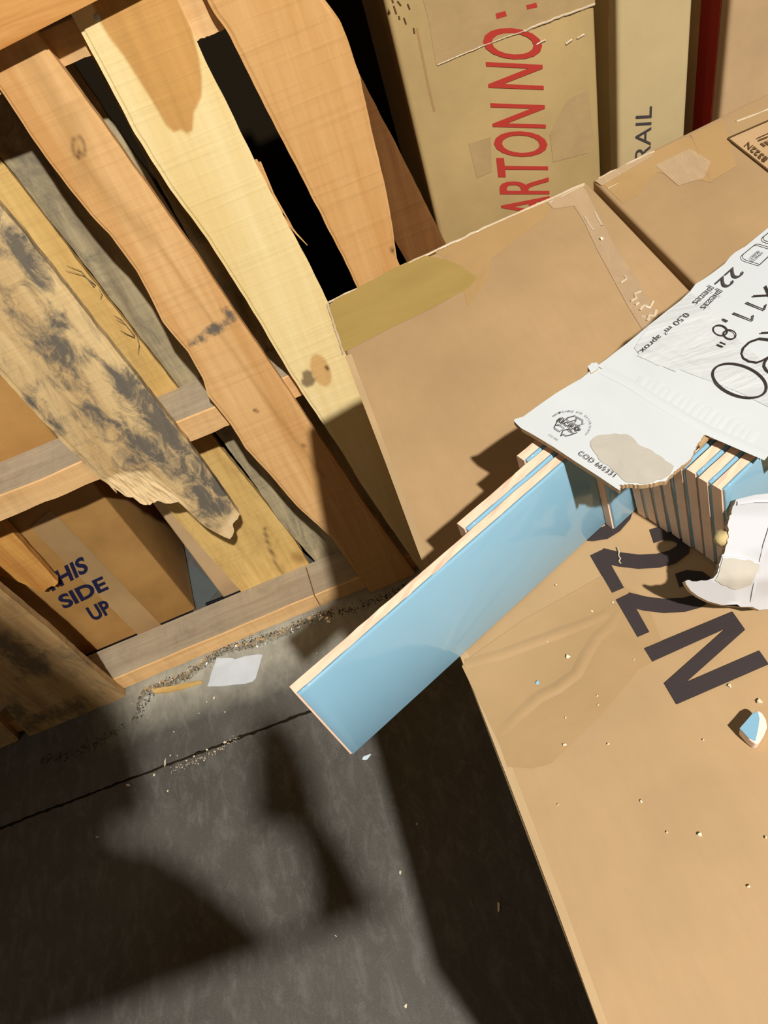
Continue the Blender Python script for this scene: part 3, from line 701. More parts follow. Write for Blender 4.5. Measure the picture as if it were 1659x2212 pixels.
M['film_glint_ridge'] = plain('film_glint_ridge', (.58, .46, .31, 1), .08, 1., 120, .5, .001)  # ridges set where the film glints; colour lightened to paint the glint
def ridge(P3, upv, r, parent, seed=0, step=.006):
    rnd = random.Random(seed); P3 = [Vector(p) for p in P3]; Q = []
    for a, b in zip(P3, P3[1:]):
        n_ = max(1, int((b-a).length/step)); Q += [a+(b-a)*i/n_ for i in range(n_)]
    Q.append(P3[-1]); U = Vector(upv).normalized(); bm = bmesh.new(); rings = []
    for i, p in enumerate(Q):
        d = (Q[min(i+1, len(Q)-1)]-Q[max(i-1, 0)]).normalized(); n_ = d.cross(U); k = rnd.uniform(.15, 1.)*r
        p = p+n_*rnd.uniform(-.4, .4)*r
        rings.append([bm.verts.new(p-n_*r-U*.0003), bm.verts.new(p-n_*r*.6+U*k*.55), bm.verts.new(p+U*k*.85), bm.verts.new(p+n_*r*.6+U*k*.55), bm.verts.new(p+n_*r-U*.0003)])
    for i in range(len(rings)-1):
        for k in range(4): bm.faces.new((rings[i][k], rings[i][k+1], rings[i+1][k+1], rings[i+1][k]))
    return bm_obj('film_glint_ridge', bm, M['film_glint_ridge'], parent, True)
for sd, px, r_ in ((1, [(880, 569), (960, 532), (1060, 485), (1180, 433), (1262, 396)], .0013), (2, [(1186, 438), (1262, 400)], .0011)):
    ridge([zt(x, y) for x, y in px], up, r_, b1, sd)
for sd, px, r_ in ((3, [(1292, 386), (1350, 357), (1412, 327)], .0016), (4, [(1300, 396), (1340, 377)], .0011), (6, [(1312, 407), (1345, 392)], .0009), (5, [(1590, 262), (1659, 236)], .0012)):
    ridge([zt(x, y) for x, y in px], up, r_, b2, sd)
ridge([zt(x, y) for x, y in [(706, 658), (712, 676), (722, 706), (733, 740), (742, 768)]], (-.7, 0, .7), .0013, b1, 7, .004)
ridge([zt(x, y) for x, y in [(709, 652), (735, 640), (770, 624)]], up, .0012, b1, 8, .004)
for sd, px, r_ in ((11, [(1362, 652), (1374, 646), (1370, 636), (1384, 630)], .0011), (12, [(1381, 672), (1392, 660), (1404, 664), (1410, 652)], .0012), (13, [(1397, 695), (1402, 682), (1414, 684), (1418, 672)], .0014), (14, [(1340, 612), (1352, 604), (1350, 596)], .0009), (17, [(1388, 684), (1396, 688)], .0014), (18, [(1372, 660), (1380, 655)], .0012), (15, [(1262, 470), (1282, 500)], .0009), (16, [(1285, 460), (1300, 490)], .0009)):
    ridge([zt(x, y)+np.array([0, 0, .0008]) for x, y in px], up, r_, b1, sd, .003)
for sd, px, r_ in ((21, [(945, 140), (1060, 92), (1150, 60), (1175, 50)], .0008), (22, [(1130, 68), (1180, 47), (1285, 8)], .0016), (23, [(1222, 94), (1235, 86)], .0014), (24, [(1246, 82), (1262, 74)], .0012), (25, [(1158, 96), (1178, 86)], .0012)):
    ridge([ony1(x, y)-np.array([0, .0008, 0]) for x, y in px], (0, -1, 0), r_, k1, sd, .005)

# ================================================================ glazed tiles
dS = np.array([.915, .4033, 0]); dM = np.array([.4033, -.915, 0])
def tile(s_top, s_bot, m_top, m_bot, label, length=.30, T=.0068, H=.075, seed=0, flip=False, s1=None):
    """standing tile: visible end at s_*, front (glazed) face at m_*; z from the carton top"""
    se = (s_bot+length) if s1 is None else s1
    base = dS*s_bot+dM*m_bot+np.array([0, 0, BOX_Z+.0006])
    r = empty('tile', base); tag(r, label, 'tile', None)
    gt = .0016
    def shell(ma, mb, name, mat, bevel, rough):
        # ma: offset of the front, mb: offset of the back (along -dM)
        n = 44; rnd = random.Random(seed+int(bevel*1e5)); V = []; ring = []
        prof = []
        b = bevel
        z0, z1 = 0, H
        # cross-section (offset from the front plane, height)
        if name == 'glaze':
            prof = [(mb, z0+.0004), (ma+b, z0+.0002), (ma+b*.3, z0+b*.3), (ma, z0+b), (ma, z1-b), (ma+b*.3, z1-b*.3), (ma+b, z1), (mb, z1-.0002)]
        else:
            prof = [(mb, z0+.0008), (ma, z0+.0002), (ma, z1-.0002), (ma+(mb-ma)*.5, z1), (mb-.0006, z1), (mb, z1-.0010)]
        k = len(prof); 
        for i in range(n+1):
            f = i/n
            for j, (o, z) in enumerate(prof):
                h = z/H; se0 = s_bot+(s_top-s_bot)*h; mm = m_bot+(m_top-m_bot)*h
                e0 = .0009 if (name == 'glaze' and j not in (3, 4)) else (.0014 if name == 'glaze' else 0)
                s = se0+e0+(se-e0-se0)*f
                dz = rough*noise.noise(Vector((seed*9.1+s*90, j*3., o*900))) if 0 < i < n else 0
                dm = rough*.6*noise.noise(Vector((seed*5.1+s*70, j*7., 4))) if (name != 'glaze') else rough*.5*noise.noise(Vector((seed*2.+s*60, j//4, 8)))
                V.append(dS*s+dM*(mm-o+dm)+np.array([0, 0, BOX_Z+.0006+z+dz]))
        F = []
        for i in range(n):
            for j in range(k): F.append((i*k+j, i*k+(j+1) % k, (i+1)*k+(j+1) % k, (i+1)*k+j))
        F += [tuple(range(k))[::-1], tuple(n*k+j for j in range(k))]
        o = mesh_obj(name, np.array(V), F, mat, r)
        bm = bmesh.new(); bm.from_mesh(o.data); bmesh.ops.recalc_face_normals(bm, faces=bm.faces); bm.to_mesh(o.data); bm.free()
        if name == 'glaze': o.data.polygons.foreach_set('use_smooth', [len(p.vertices) == 4 for p in o.data.polygons])
        return o
    shell(gt-.0001, T, 'bisque_body', M['bisque'], 0, .0007)
    shell(0, gt, 'glaze', M['glaze'], .0016, .0002)
    return r
tile(.1640, .1655, -.2012, -.1965, 'short-showing blue tile farthest from the camera, left end in the open', seed=1, T=.0073)
tile(.1142, .1155, -.1935, -.1888, 'second blue tile, tucked behind the long overhanging one', seed=2, T=.0073)
tile(.0013, .0036, -.1858, -.1812, 'long blue tile sticking far out over the carton edge', seed=3, T=.0070)
tile(.1930, .1986, -.1794, -.1746, 'blue tile poking out a thumb width beside the overhanging one', seed=4, T=.0062)
rowm = [-.1655, -.1582, -.1500, -.1424, -.1349, -.1273, -.1200, -.1128]
names = ['first', 'second', 'third', 'fourth', 'fifth', 'sixth', 'seventh', 'eighth']
for i, mb in enumerate(rowm):
    o = tile(.2075+(i % 3)*.0004, .2162+(i % 2)*.0006, mb+.0072*0-.0062+(.0012 if i > 3 else 0), mb, '%s tile end in the packed row, counted from the overhanging tile' % names[i], seed=10+i, T=.0068)
    o['group'] = 'packed row of tile ends in the white carton'

# ================================================================ torn white carton
PZ = BOX_Z+.082
base = dS*.32+dM*-.16+np.array([0, 0, BOX_Z])
wc = empty('tile_carton', base); tag(wc, 'torn white printed carton lying open over the blue tiles', 'carton')
zp = lambda x, y: onz(x, y, PZ)
def lineext(p, q, s):      # point on the far edge at tile coordinate s
    p, q = np.array(p), np.array(q); sp, sq = p @ dS, q @ dS; return p+(q-p)*(s-sp)/(sq-sp)
fe0, fe1 = zp(1290, 790), zp(1540, 590)
SE = .525
far_end = lineext(fe0, fe1, SE)
hole0, hole1 = zp(1530, 935), zp(1659, 975)
h_end = hole1+dS*(.245-.2351)+dM*.004
near_edge = hole1+dM*.0015
# main top panel
rnd = random.Random(5)
farpx = [(1290, 790), (1310, 776), (1325, 764), (1355, 741), (1400, 704), (1440, 672), (1470, 649), (1490, 630), (1503, 613), (1520, 603), (1540, 589), (1565, 570), (1577, 555), (1588, 545), (1610, 532), (1659, 492)]
pts = [zp(*p) for p in jag([(1530, 935), (1524, 929)], 5, 1, 3, False)]
pts += [zp(1290, 790)]+[zp(*p) for p in farpx[1:]]
pts += [far_end+dM*0, far_end+dM*.108]
pts += [zp(*p) for p in [(1720, 995)]]+[zp(*p) for p in jag([(1659, 975), (1620, 962), (1580, 950), (1548, 937)], 7, 2.5, 6, False)]
panel = sheet('top_panel', pts, .0028, [M['white_board'], M['torn_edge']], wc, up)
# tongue of the torn flap (s below the fold), slightly dropped at its tip
def zc(x, y):
    p = zp(x, y); s = p @ dS; return onz(x, y, PZ+.0002+max(0, (.231-s))*.035)
flap = [(1289, 791), (1276, 799), (1270, 806), (1255, 818), (1230, 832), (1200, 850), (1160, 878), (1130, 900), (1112, 905), (1110, 909), (1116, 916), (1126, 925), (1150, 938), (1195, 965), (1240, 995), (1290, 1027), (1333, 1056), (1338, 1059), (1341, 1052), (1337, 1048)]
flap += jag([(1337, 1048), (1362, 1046), (1385, 1048), (1415, 1044), (1440, 1038), (1450, 1025), (1470, 1008), (1485, 998), (1497, 983), (1503, 966), (1510, 955), (1520, 940), (1529, 935)], 4, 1.6, 8, False)[1:]
sheet('torn_flap', [zc(*p) for p in flap], .0028, [M['white_board'], M['torn_edge']], wc, up)
# ragged brown lip where the hole was torn
lip = jag([(1518, 932), (1530, 929), (1545, 935), (1580, 947), (1620, 960), (1659, 973), (1659, 983), (1620, 970), (1585, 958), (1552, 946), (1535, 942), (1522, 955), (1512, 965), (1508, 958)], 6, 2, 11)
sheet('torn_lip', [onz(x, y, PZ-.0012) for x, y in lip], .002, [M['torn_edge']], wc, up)
knob = jag([(1269, 792), (1278, 784), (1288, 783), (1294, 790), (1288, 800), (1276, 806)], 4, 1.5, 12)
sheet('torn_scrap', [onz(x, y, PZ+.001) for x, y in knob], .004, [M['white_board'], M['torn_edge']], wc, up)
# peeled patch where the white liner is gone
peel = [(1275, 955), (1283, 946), (1300, 940), (1330, 937), (1350, 938), (1365, 945), (1378, 960), (1400, 970), (1425, 985), (1445, 1000), (1456, 1008), (1452, 1018), (1438, 1032), (1412, 1042), (1385, 1046), (1360, 1044), (1345, 1037), (1318, 1010), (1300, 1000), (1290, 985), (1280, 972)]
sheet('peeled_patch', [zc(*p)+np.array([0, 0, .0004]) for p in jag(peel, 8, 2.5, 14)], .0004, [M['peeled']], wc, up)
# fold crease, board flutes showing through, clear tape
def zline(px, wd, mat, name, e=.0006):
    return flat(name, [[zp(*p) for p in q] for q in stroke(px, wd)], mat, wc, up, e)
def crease3(px, r, mat, name='crease', z=PZ, hk=1.):
    o = wrinkle(px, r, mat, wc, z, hk); o.name = name; return o
crease3([(1300, 797), (1360, 828), (1420, 866), (1480, 902), (1530, 930), (1600, 960), (1659, 985)], .0014, M['white_board'], 'fold_crease')
rr = random.Random(3)
for i in range(17):
    a = np.array([1395, 815])+np.array([235, 112])*(i/16.)+np.array([rr.uniform(-2, 2), rr.uniform(-3, 3)])
    crease3([tuple(a), tuple(a+np.array([-8, 11])), tuple(a+np.array([-19, 27])), tuple(a+np.array([-26, 36]))], .0013, M['white_board'], 'flute', PZ-.0002, .35)
tapew = [(1370, 752), (1400, 708), (1440, 676), (1470, 652), (1492, 634), (1530, 660), (1600, 740), (1659, 790), (1659, 880), (1600, 850), (1540, 826), (1500, 812), (1470, 800), (1420, 790), (1385, 772)]
sheet('tape', [zp(*p)+np.array([0, 0, .0004]) for p in tapew], .0003, [M['white_film']], wc, up)['label'] = 'wrinkled clear tape over the print'
for px in ([(1400, 735), (1440, 760), (1490, 790), (1520, 800)], [(1420, 712), (1470, 742), (1510, 778), (1535, 800)], [(1500, 694), (1540, 722), (1600, 770), (1640, 795)], [(1385, 760), (1430, 778), (1470, 795)], [(1450, 690), (1490, 715), (1530, 760)]):
    crease3(px, .0016, M['white_film'], 'tape_wrinkle')
# --- printing on the panel
E_ = .0012
zi = lambda x, y: zp(x, y)
txt = [text_on('22', (1583.4, 579.6), (1544, 615), (1609, 592), zi, .0, '', up, E_),
       text_on('pieces', (1534, 621), (1495, 656), (1548, 628), zi, -.006, '', up, E_), text_on('piezas', (1552, 628), (1512, 667), (1566, 635), zi, -.006, '', up, E_),
       text_on('0,50 m² aprox.', (1480.4, 678), (1378, 763), (1491, 684), zi, -.004, '', up, E_),
       text_on('WHITE', (1645, 547), (1622, 566), (1650, 550), zi, .0, '', up, E_), text_on('BODY', (1636.5, 545), (1617, 561.5), (1642, 548), zi, .0, '', up, E_)]
text_obj('printed_text', txt, M['grey_ink'], wc)['label'] = 'small grey lettering 22 piezas pieces, 0,50 m2 aprox.'
c3 = lambda pts: [(1350+x/5.37, 640+y/5.37) for x, y in pts]
c2b = lambda pts: [(1480+x/8.85, 470+y/8.85) for x, y in pts]
S = []
S += stroke([(1626, 643), (1659, 641), (1690, 640)], 3.0)+stroke([(1653, 621), (1662, 641), (1678, 672)], 4.2)
S += stroke([(1611.6, 656.8), (1650.7, 673), (1654.5, 661)], 3.2)+stroke([(1583.7, 679.5), (1625, 696), (1626.5, 684)], 3.2)+stroke([(1560, 692.5), (1572, 698)], 3.2)
S += stroke(ellipse(1555.5, 717.5, 15.5, 11, 14), 3.0)+stroke(ellipse(1576, 726.5, 13.2, 9.6, 14), 3.0)
S += stroke([(1548.5, 748), (1561.5, 753.5)], 2.6)+stroke([(1555, 743), (1567, 748)], 2.6)
S += stroke(ellipse(1597.7, 826.2, 60.5, 32.5, 20, 48), 4.0)
S += stroke(c3([(1720, 535), (1659, 522), (1560, 512), (1450, 550), (1375, 620), (1348, 690), (1370, 740), (1440, 780), (1530, 792), (1600, 765), (1659, 730), (1720, 700)]), 4.0)+stroke(c3([(1659, 730), (1620, 790), (1612, 830), (1640, 880), (1700, 920)]), 4.0)
S += stroke([(1643, 723), (1680, 721)], 2.6)
S += stroke(c2b([(1640, 620), (1584, 607), (1430, 558), (1380, 550), (1330, 560), (1290, 590), (1120, 730), (1082, 775), (1100, 825), (1160, 858), (1425, 940), (1584, 790), (1680, 700)]), 1.6)
S += stroke(c2b([(1660, 270), (1584, 335), (1500, 400), (1480, 440), (1505, 480), (1600, 512), (1700, 540)]), 1.8)
flat('printed_figures', [[zi(*p) for p in q] for q in S], M['black_ink'], wc, up, E_)['label'] = 'thin black figures X11,8" and 30'
c5 = lambda pts: [(1180+x/9.76, 870+y/9.76) for x, y in pts]
S = []
for q in ([(440, 350), (600, 305), (650, 335), (620, 440)], [(440, 350), (480, 440), (625, 390)], [(650, 335), (775, 400), (775, 440), (760, 480), (825, 470), (665, 515), (540, 440)],
          [(300, 345), (235, 400), (240, 430), (180, 545), (190, 575), (290, 640), (385, 570), (290, 500), (225, 500)], [(320, 730), (365, 610), (460, 590), (500, 630), (560, 660), (590, 685), (660, 660)],
          [(320, 730), (365, 700), (430, 730), (500, 715), (590, 685)], [(460, 590), (530, 580), (545, 640)], [(325, 340), (430, 400)], [(650, 540), (720, 545)]):
    S += stroke(c5(q), 1.5)
flat('recycling_emblem', [[zc(*p) for p in q] for q in S], M['grey_ink'], wc, up, E_)
txt = [text_on('RECIPAP', *c5([(235, 415), (690, 660), (288, 345)]), zc, .02, '', up, E_), text_on('CO 945', *c5([(52, 712), (240, 832), (74, 685)]), zc, -.01, '', up, E_),
       text_on('COD 665331', *c5([(672, 1110), (1425, 1602), (738, 1038)]), zc, -.004, '', up, E_)]
arc = c5([(160, 330), (250, 268), (350, 235), (470, 222), (580, 230), (700, 255), (790, 292), (860, 350), (905, 420), (925, 500), (908, 580), (870, 650), (820, 698)])
arc = np.array(arc); seg = np.concatenate([[0], np.cumsum(np.linalg.norm(np.diff(arc, axis=0), axis=1))]); word = 'RECICLABLE POR NATURALEZA'
at = lambda d: np.array([np.interp(d, seg, arc[:, 0]), np.interp(d, seg, arc[:, 1])])
for i, ch in enumerate(word):
    if ch == ' ': continue
    d = seg[-1]*(i+.1)/len(word); p = at(d); q = at(d+seg[-1]*.62/len(word)); v = q-p; n_ = np.array([v[1], -v[0]]); n_ = n_/np.linalg.norm(n_)*3.4
    txt.append(text_on(ch, p, q, p+n_, zc, .01, '', up, E_))
text_obj('printed_text', txt, M['grey_ink'], wc)['label'] = 'RECIPAP and COD 665331 lettering on the flap'
# --- far wall and end wall
pe = fe0-dM*.0005
sheet('side_wall', [fe0+np.array([0, 0, -.003]), far_end+np.array([0, 0, -.003]), far_end+np.array([0, 0, -.081]), fe0+np.array([0, 0, -.081])], .003, [M['white_board'], M['torn_edge']], wc, -dM)
sheet('end_wall', [far_end+np.array([0, 0, -.003]), far_end+dM*.11+np.array([0, 0, -.003]), far_end+dM*.11+np.array([0, 0, -.081]), far_end+np.array([0, 0, -.081])], .003, [M['white_board'], M['torn_edge']], wc, dS)
# --- near wall: torn, flared outwards, with a loose tail
from mathutils.geometry import delaunay_2d_cdt
def znear(x, y):
    z = float(np.interp(y, [1055, 1070, 1110, 1200, 1250, 1320], [.071, .069, .061, .048, .042, .020]))
    if y > 1190 and x > 1590: z -= (min(x, 1740)-1590)/150.*.022*min(1, (y-1190)/100.)
    return max(z, .0042)
def curved_sheet(name, outline, zf, th, mats, step, parent, off=0.):
    x0, x1 = min(p[0] for p in outline), max(p[0] for p in outline); y0, y1 = min(p[1] for p in outline), max(p[1] for p in outline)
    g = [(x, y) for x in np.arange(x0+step/2, x1, step) for y in np.arange(y0+step/2, y1, step)]
    ins = pip(outline, np.array(g)) > step*.45
    pts = [Vector(p) for p in outline]+[Vector(p) for p, k in zip(g, ins) if k]
    n = len(outline)
    v, e, f, *_ = delaunay_2d_cdt(pts, [(i, (i+1) % n) for i in range(n)], [list(range(n))], 1, 1e-4)
    T3 = np.array([onz(p[0], p[1], BOX_Z+zf(p[0], p[1])+off) for p in v])
    nrm = dM*.5+np.array([0, 0, .86])
    B3 = T3-nrm*th; m_ = len(v)
    bm = bmesh.new(); a = [bm.verts.new(p) for p in T3]; fs = []
    for q in f:
        w_ = bm.faces.new([a[i] for i in q]); w_.normal_update()
        if w_.normal.z < 0: w_.normal_flip()
        w_.smooth = True
    b_ = [bm.verts.new(p) for p in B3]
    for q in f:
        w_ = bm.faces.new([b_[i] for i in q]); w_.normal_update(); w_.material_index = 1
        if w_.normal.z > 0: w_.normal_flip()
    r1 = [bm.verts.new(T3[i]) for i in range(n)]; r2 = [bm.verts.new(B3[i]) for i in range(n)]
    for i in range(n):
        j = (i+1) % n; bm.faces.new((r1[i], r1[j], r2[j], r2[i])).material_index = 1
    bm.verts.index_update(); me = bpy.data.meshes.new(name); inv = MW[parent.name].inverted()
    for q in bm.verts: q.co = inv @ q.co
    bm.to_mesh(me); bm.free()
    for mm in mats: me.materials.append(mm)
    return link(bpy.data.objects.new(name, me), parent)
nw = [(1590, 1079), (1606, 1075), (1630, 1069), (1659, 1066), (1740, 1058), (1760, 1180), (1740, 1300), (1659, 1316), (1640, 1318), (1625, 1311), (1600, 1311), (1560, 1307), (1530, 1299), (1508, 1288), (1492, 1276), (1482, 1262), (1480, 1256), (1484, 1253)]
nw += jag([(1484, 1253), (1500, 1256), (1520, 1254), (1541, 1249), (1550, 1238), (1554, 1225), (1558, 1205), (1566, 1190), (1572, 1172), (1573, 1150), (1573, 1130), (1580, 1105), (1586, 1090)], 5, 2.0, 21, False)[1:]
curved_sheet('near_wall', nw, znear, .0028, [M['white_wall'], M['torn_edge']], 9, wc)
pp = jag([(1562, 1205), (1600, 1207), (1646, 1217), (1634, 1240), (1622, 1264), (1590, 1274), (1560, 1264), (1545, 1254), (1555, 1232)], 8, 1.5, 4)
curved_sheet('peeled_patch', pp, znear, .0003, [M['peeled'], M['peeled']], 9, wc, .0005)
def wcrease(px, r):
    bm = bmesh.new(); rings = []
    P3 = [Vector(onz(x, y, BOX_Z+znear(x, y)+.0004)) for x, y in px]
    for i, p in enumerate(P3):
        d = (P3[min(i+1, len(P3)-1)]-P3[max(i-1, 0)]).normalized(); u_ = Vector(tuple(dM*.5+np.array([0, 0, .86]))); n_ = d.cross(u_).normalized()
        rings.append([bm.verts.new(p-n_*r), bm.verts.new(p+u_*r*.5), bm.verts.new(p+n_*r)])
    for i in range(len(rings)-1):
        for k in range(2): bm.faces.new((rings[i][k], rings[i][k+1], rings[i+1][k+1], rings[i+1][k]))
    return bm_obj('fold_crease', bm, M['white_wall'], wc, True)
wcrease([(1668, 1130), (1652, 1180), (1643, 1220), (1632, 1260), (1624, 1300)], .0009)
wcrease([(1560, 1203), (1600, 1206), (1645, 1217)], .0006)
wcrease([(1592, 1086), (1630, 1080), (1668, 1080)], .0012)

# lump of torn board at the edge
bm = bmesh.new(); bmesh.ops.create_icosphere(bm, subdivisions=2, radius=.0042)
c = Vector(onz(1562, 1162, BOX_Z+.050))
for v in bm.verts: v.co = c+v.co*(1+.35*noise.noise(v.co*400))
bm_obj('torn_scrap', bm, plain('yellow_torn_fibre', (.55, .42, .2, 1), .9, .1, 300), wc, True)

# ================================================================ small things
def shard(name, x, y, z, r, mat, label, cat, group=None, seed=0, sq=.6, stretch=(1, 1), rot=0.):
    rnd = random.Random(seed); bm = bmesh.new()
    pts = [Vector((rnd.gauss(0, 1), rnd.gauss(0, 1), rnd.gauss(0, 1))).normalized() for _ in range(11)]
    vs = [bm.verts.new((p.x*r*stretch[0], p.y*r*stretch[1], p.z*r*sq)) for p in pts]
    bmesh.ops.convex_hull(bm, input=vs)
    for v in [v for v in bm.verts if not v.link_faces]: bm.verts.remove(v)
    mz = min(v.co.z for v in bm.verts); R_ = Matrix.Rotation(rot, 3, 'Z')
    c = Vector(onz(x, y, z))
    for v in bm.verts: v.co = c+R_ @ Vector((v.co.x, v.co.y, v.co.z-mz))
    o = bm_obj(name, bm, mat); tag(o, label, cat, group); return o
# white thread lying across the printed 2
bm = bmesh.new(); P3 = [Vector(onz(x, y, BOX_Z+.0016)) for x, y in [(1334, 1182), (1337, 1192), (1336, 1200), (1340, 1206), (1337, 1212), (1341, 1217)]]
rings = []
for i, p in enumerate(P3):
    d = (P3[min(i+1, 5)]-P3[max(i-1, 0)]).normalized(); a_ = d.cross(Vector((0, 0, 1))).normalized()
    rings.append([bm.verts.new(p+a_*.0004), bm.verts.new(p+Vector((0, 0, .0006))), bm.verts.new(p-a_*.0004)])
for i in range(5):
    for k in range(3): bm.faces.new((rings[i][k], rings[i][(k+1) % 3], rings[i+1][(k+1) % 3], rings[i+1][k]))
o = bm_obj('thread', bm, M['chip_white']); tag(o, 'short white thread lying across the upper printed numeral 2', 'thread')
# broken corner of a tile
cpx = [(1597, 1573), (1612, 1556), (1626, 1539), (1638, 1534), (1647, 1540), (1655, 1553), (1658, 1570), (1650, 1590), (1640, 1605), (1632, 1607), (1618, 1597)]
r = empty('tile_chip', onz(1628, 1572, BOX_Z)); tag(r, 'broken corner chip with blue glaze and pale body on the carton at right', 'tile chip')
cz = BOX_Z+.0085
bot = [onz(1628+(x-1628)*.92, 1572+(y-1572)*.92, cz)*np.array([1, 1, 0])+np.array([0, 0, BOX_Z+.0006]) for x, y in cpx]
top_ = [onz(x, y, cz) for x, y in cpx]
bm_obj('bisque_body', prism_bm(top_, bot, .0007, 2), plain('pale_bisque', srgb(240, 215, 198), .8, .2, 200, .4), r)
gl = [(1598, 1573), (1613, 1556), (1626, 1541), (1637, 1536), (1641, 1552), (1638, 1575), (1632, 1600), (1617, 1594)]
sheet('glaze', [onz(x, y, cz+.0006) for x, y in gl], .0006, [M['glaze']], r, up)
crumbs = [(1299, 517, .0024, 'cream crumb on the clear tape beside the dark gap'), (1201, 1265, .0011, 0), (1278, 1322, .0012, 0), (1227, 1419, .0020, 'largest white crumb on the taped patch of the near carton'), (1324, 1301, .0008, 0), (1183, 1386, .0007, 0),
          (1220, 1610, .0014, 'white crumb at the end of the dull tape'), (1370, 1425, .0008, 0), (1290, 1503, .0008, 0), (1292, 1523, .0007, 0), (1577, 1482, .0016, 'pair of crumbs just under the letter N'), (1641, 1516, .0020, 'pale crumb above the broken tile chip'),
          (1314, 1607, .0009, 0), (1222, 1551, .0008, 0), (1386, 1731, .0011, 0), (1512, 1804, .0014, 0), (1441, 1798, .0008, 0), (1617, 1914, .0011, 0), (1655, 1810, .0009, 0), (1205, 1738, .0006, 0), (1519, 1118+480, .0007, 0)]
for i, (x, y, rad, lb) in enumerate(crumbs):
    shard('crumb', x, y, BOX_Z+.0007, rad*.75, M['chip_white'], lb or 'tiny white crumb on the top of the near carton', 'crumb', None if lb else 'tiny crumbs on the near carton', 30+i)
shard('crumb', 1160, 1475, BOX_Z+.0007, .0014, M['glaze'], 'tiny blue glaze crumb on the dull tape', 'crumb', None, 77)
# paper scrap
pap = jag([(468, 1421), (500, 1421), (508, 1424), (530, 1417), (557, 1413), (567, 1414), (560, 1440), (553, 1464), (546, 1472), (528, 1477), (490, 1481), (448, 1483), (456, 1455)], 12, .6, 5)
ps = sheet('paper_scrap', [onz(x, y, .0035+.0015*math.sin(x/18.)) for x, y in pap], .0006, [M['paper']], None, up); tag(ps, 'torn piece of white paper lying on the concrete by the pallet', 'paper')
# yellow splinter on the floor
yp = [(324, 1491), (345, 1485), (375, 1481), (405, 1474), (434, 1470), (437, 1474), (415, 1481), (390, 1488), (360, 1495), (335, 1497)]
ws = sheet('wood_splinter', [onz(x, y, .005) for x, y in yp], .0045, [wood('splinter_wood', srgb(214, 182, 116), srgb(186, 150, 88), axis='x', seed=20)], None, up); tag(ws, 'thin yellow splinter of wood on the floor at the pallet foot', 'wood splinter')
# crumpled stretch wrap along the foot of the pallet
rnd = random.Random(9); V = []; F = []; nx, ny = 150, 7
foot = [(300, 1535), (303, 1512), (312, 1495), (340, 1480), (375, 1470), (410, 1455), (440, 1432), (465, 1412), (500, 1398), (540, 1392), (590, 1374), (640, 1352), (690, 1332), (718, 1340)]
fp3 = np.array([onz(x, y, .0) for x, y in foot]); sg = np.concatenate([[0], np.cumsum(np.linalg.norm(np.diff(fp3, axis=0), axis=1))])
for i in range(nx+1):
    d = sg[-1]*i/nx; p = np.array([np.interp(d, sg, fp3[:, k]) for k in range(3)])
    for j in range(ny+1):
        f = j/ny
        V.append(p+np.array([rnd.gauss(0, .0012), (f-.5)*.016+rnd.gauss(0, .0014)-.004, .0012+max(0, .008*math.sin(f*math.pi)*(1+.6*noise.noise(Vector((d*40, f*3, 0))))+rnd.gauss(0, .0016))]))
for i in range(nx):
    for j in range(ny):
        a = i*(ny+1)+j; F.append((a, a+1, a+ny+2, a+ny+1))
wr = mesh_obj('stretch_wrap', np.array(V), F, M['wrap']); tag(wr, 'crumpled strip of clear stretch wrap glinting along the pallet foot', 'plastic wrap')
# dirt and grit swept against the pallet: too fine to count, one object
def grit(name, path, n, spread, r0, r1, mat, label, seed):
    rnd = random.Random(seed); P = np.array([onz(x, y, 0) for x, y in path]); sg = np.concatenate([[0], np.cumsum(np.linalg.norm(np.diff(P, axis=0), axis=1))]); V = []; F = []
    for i in range(n):
        d = rnd.uniform(0, sg[-1]); p = np.array([np.interp(d, sg, P[:, k]) for k in range(3)])+np.array([rnd.gauss(0, spread*.6), rnd.gauss(0, spread), 0]); r = rnd.uniform(r0, r1); a0 = rnd.uniform(0, 6.28)
        q = [p+np.array([r*math.cos(a0+k*2.09)*rnd.uniform(.6, 1.2), r*math.sin(a0+k*2.09)*rnd.uniform(.6, 1.2), .0002]) for k in range(3)]+[p+np.array([0, 0, r*rnd.uniform(.5, 1.1)])]
        b = len(V); V += q; F += [(b, b+1, b+3), (b+1, b+2, b+3), (b+2, b, b+3), (b, b+2, b+1)]
    o = mesh_obj(name, np.array(V), F, mat); tag(o, label, 'dirt', None, 'stuff'); return o
grit('dirt_crumbs', [(90, 1645), (170, 1625), (235, 1590), (300, 1545), (330, 1490), (420, 1445), (500, 1398), (600, 1366), (690, 1330), (760, 1318), (840, 1285), (900, 1252)], 900, .005, .0008, .0026, plain('brown_dirt', (.055, .042, .028, 1), .9, .1), 'fine dark dirt crumbs gathered along the foot of the pallet', 4)
grit('pale_grit', [(370, 1668), (400, 1652), (440, 1638), (490, 1608), (520, 1590)], 150, .003, .0005, .0016, M['chip_white'], 'fine pale grit caught in the lit stretch of the floor joint', 5)
grit('bright_grit', [(300, 1535), (330, 1490), (400, 1462), (450, 1420), (520, 1388), (600, 1372), (690, 1332), (715, 1340)], 260, .006, .0006, .0019, plain('film_bits', (.7, .7, .68, 1), .1, .9), 'fine shiny flecks scattered along the pallet foot', 6)
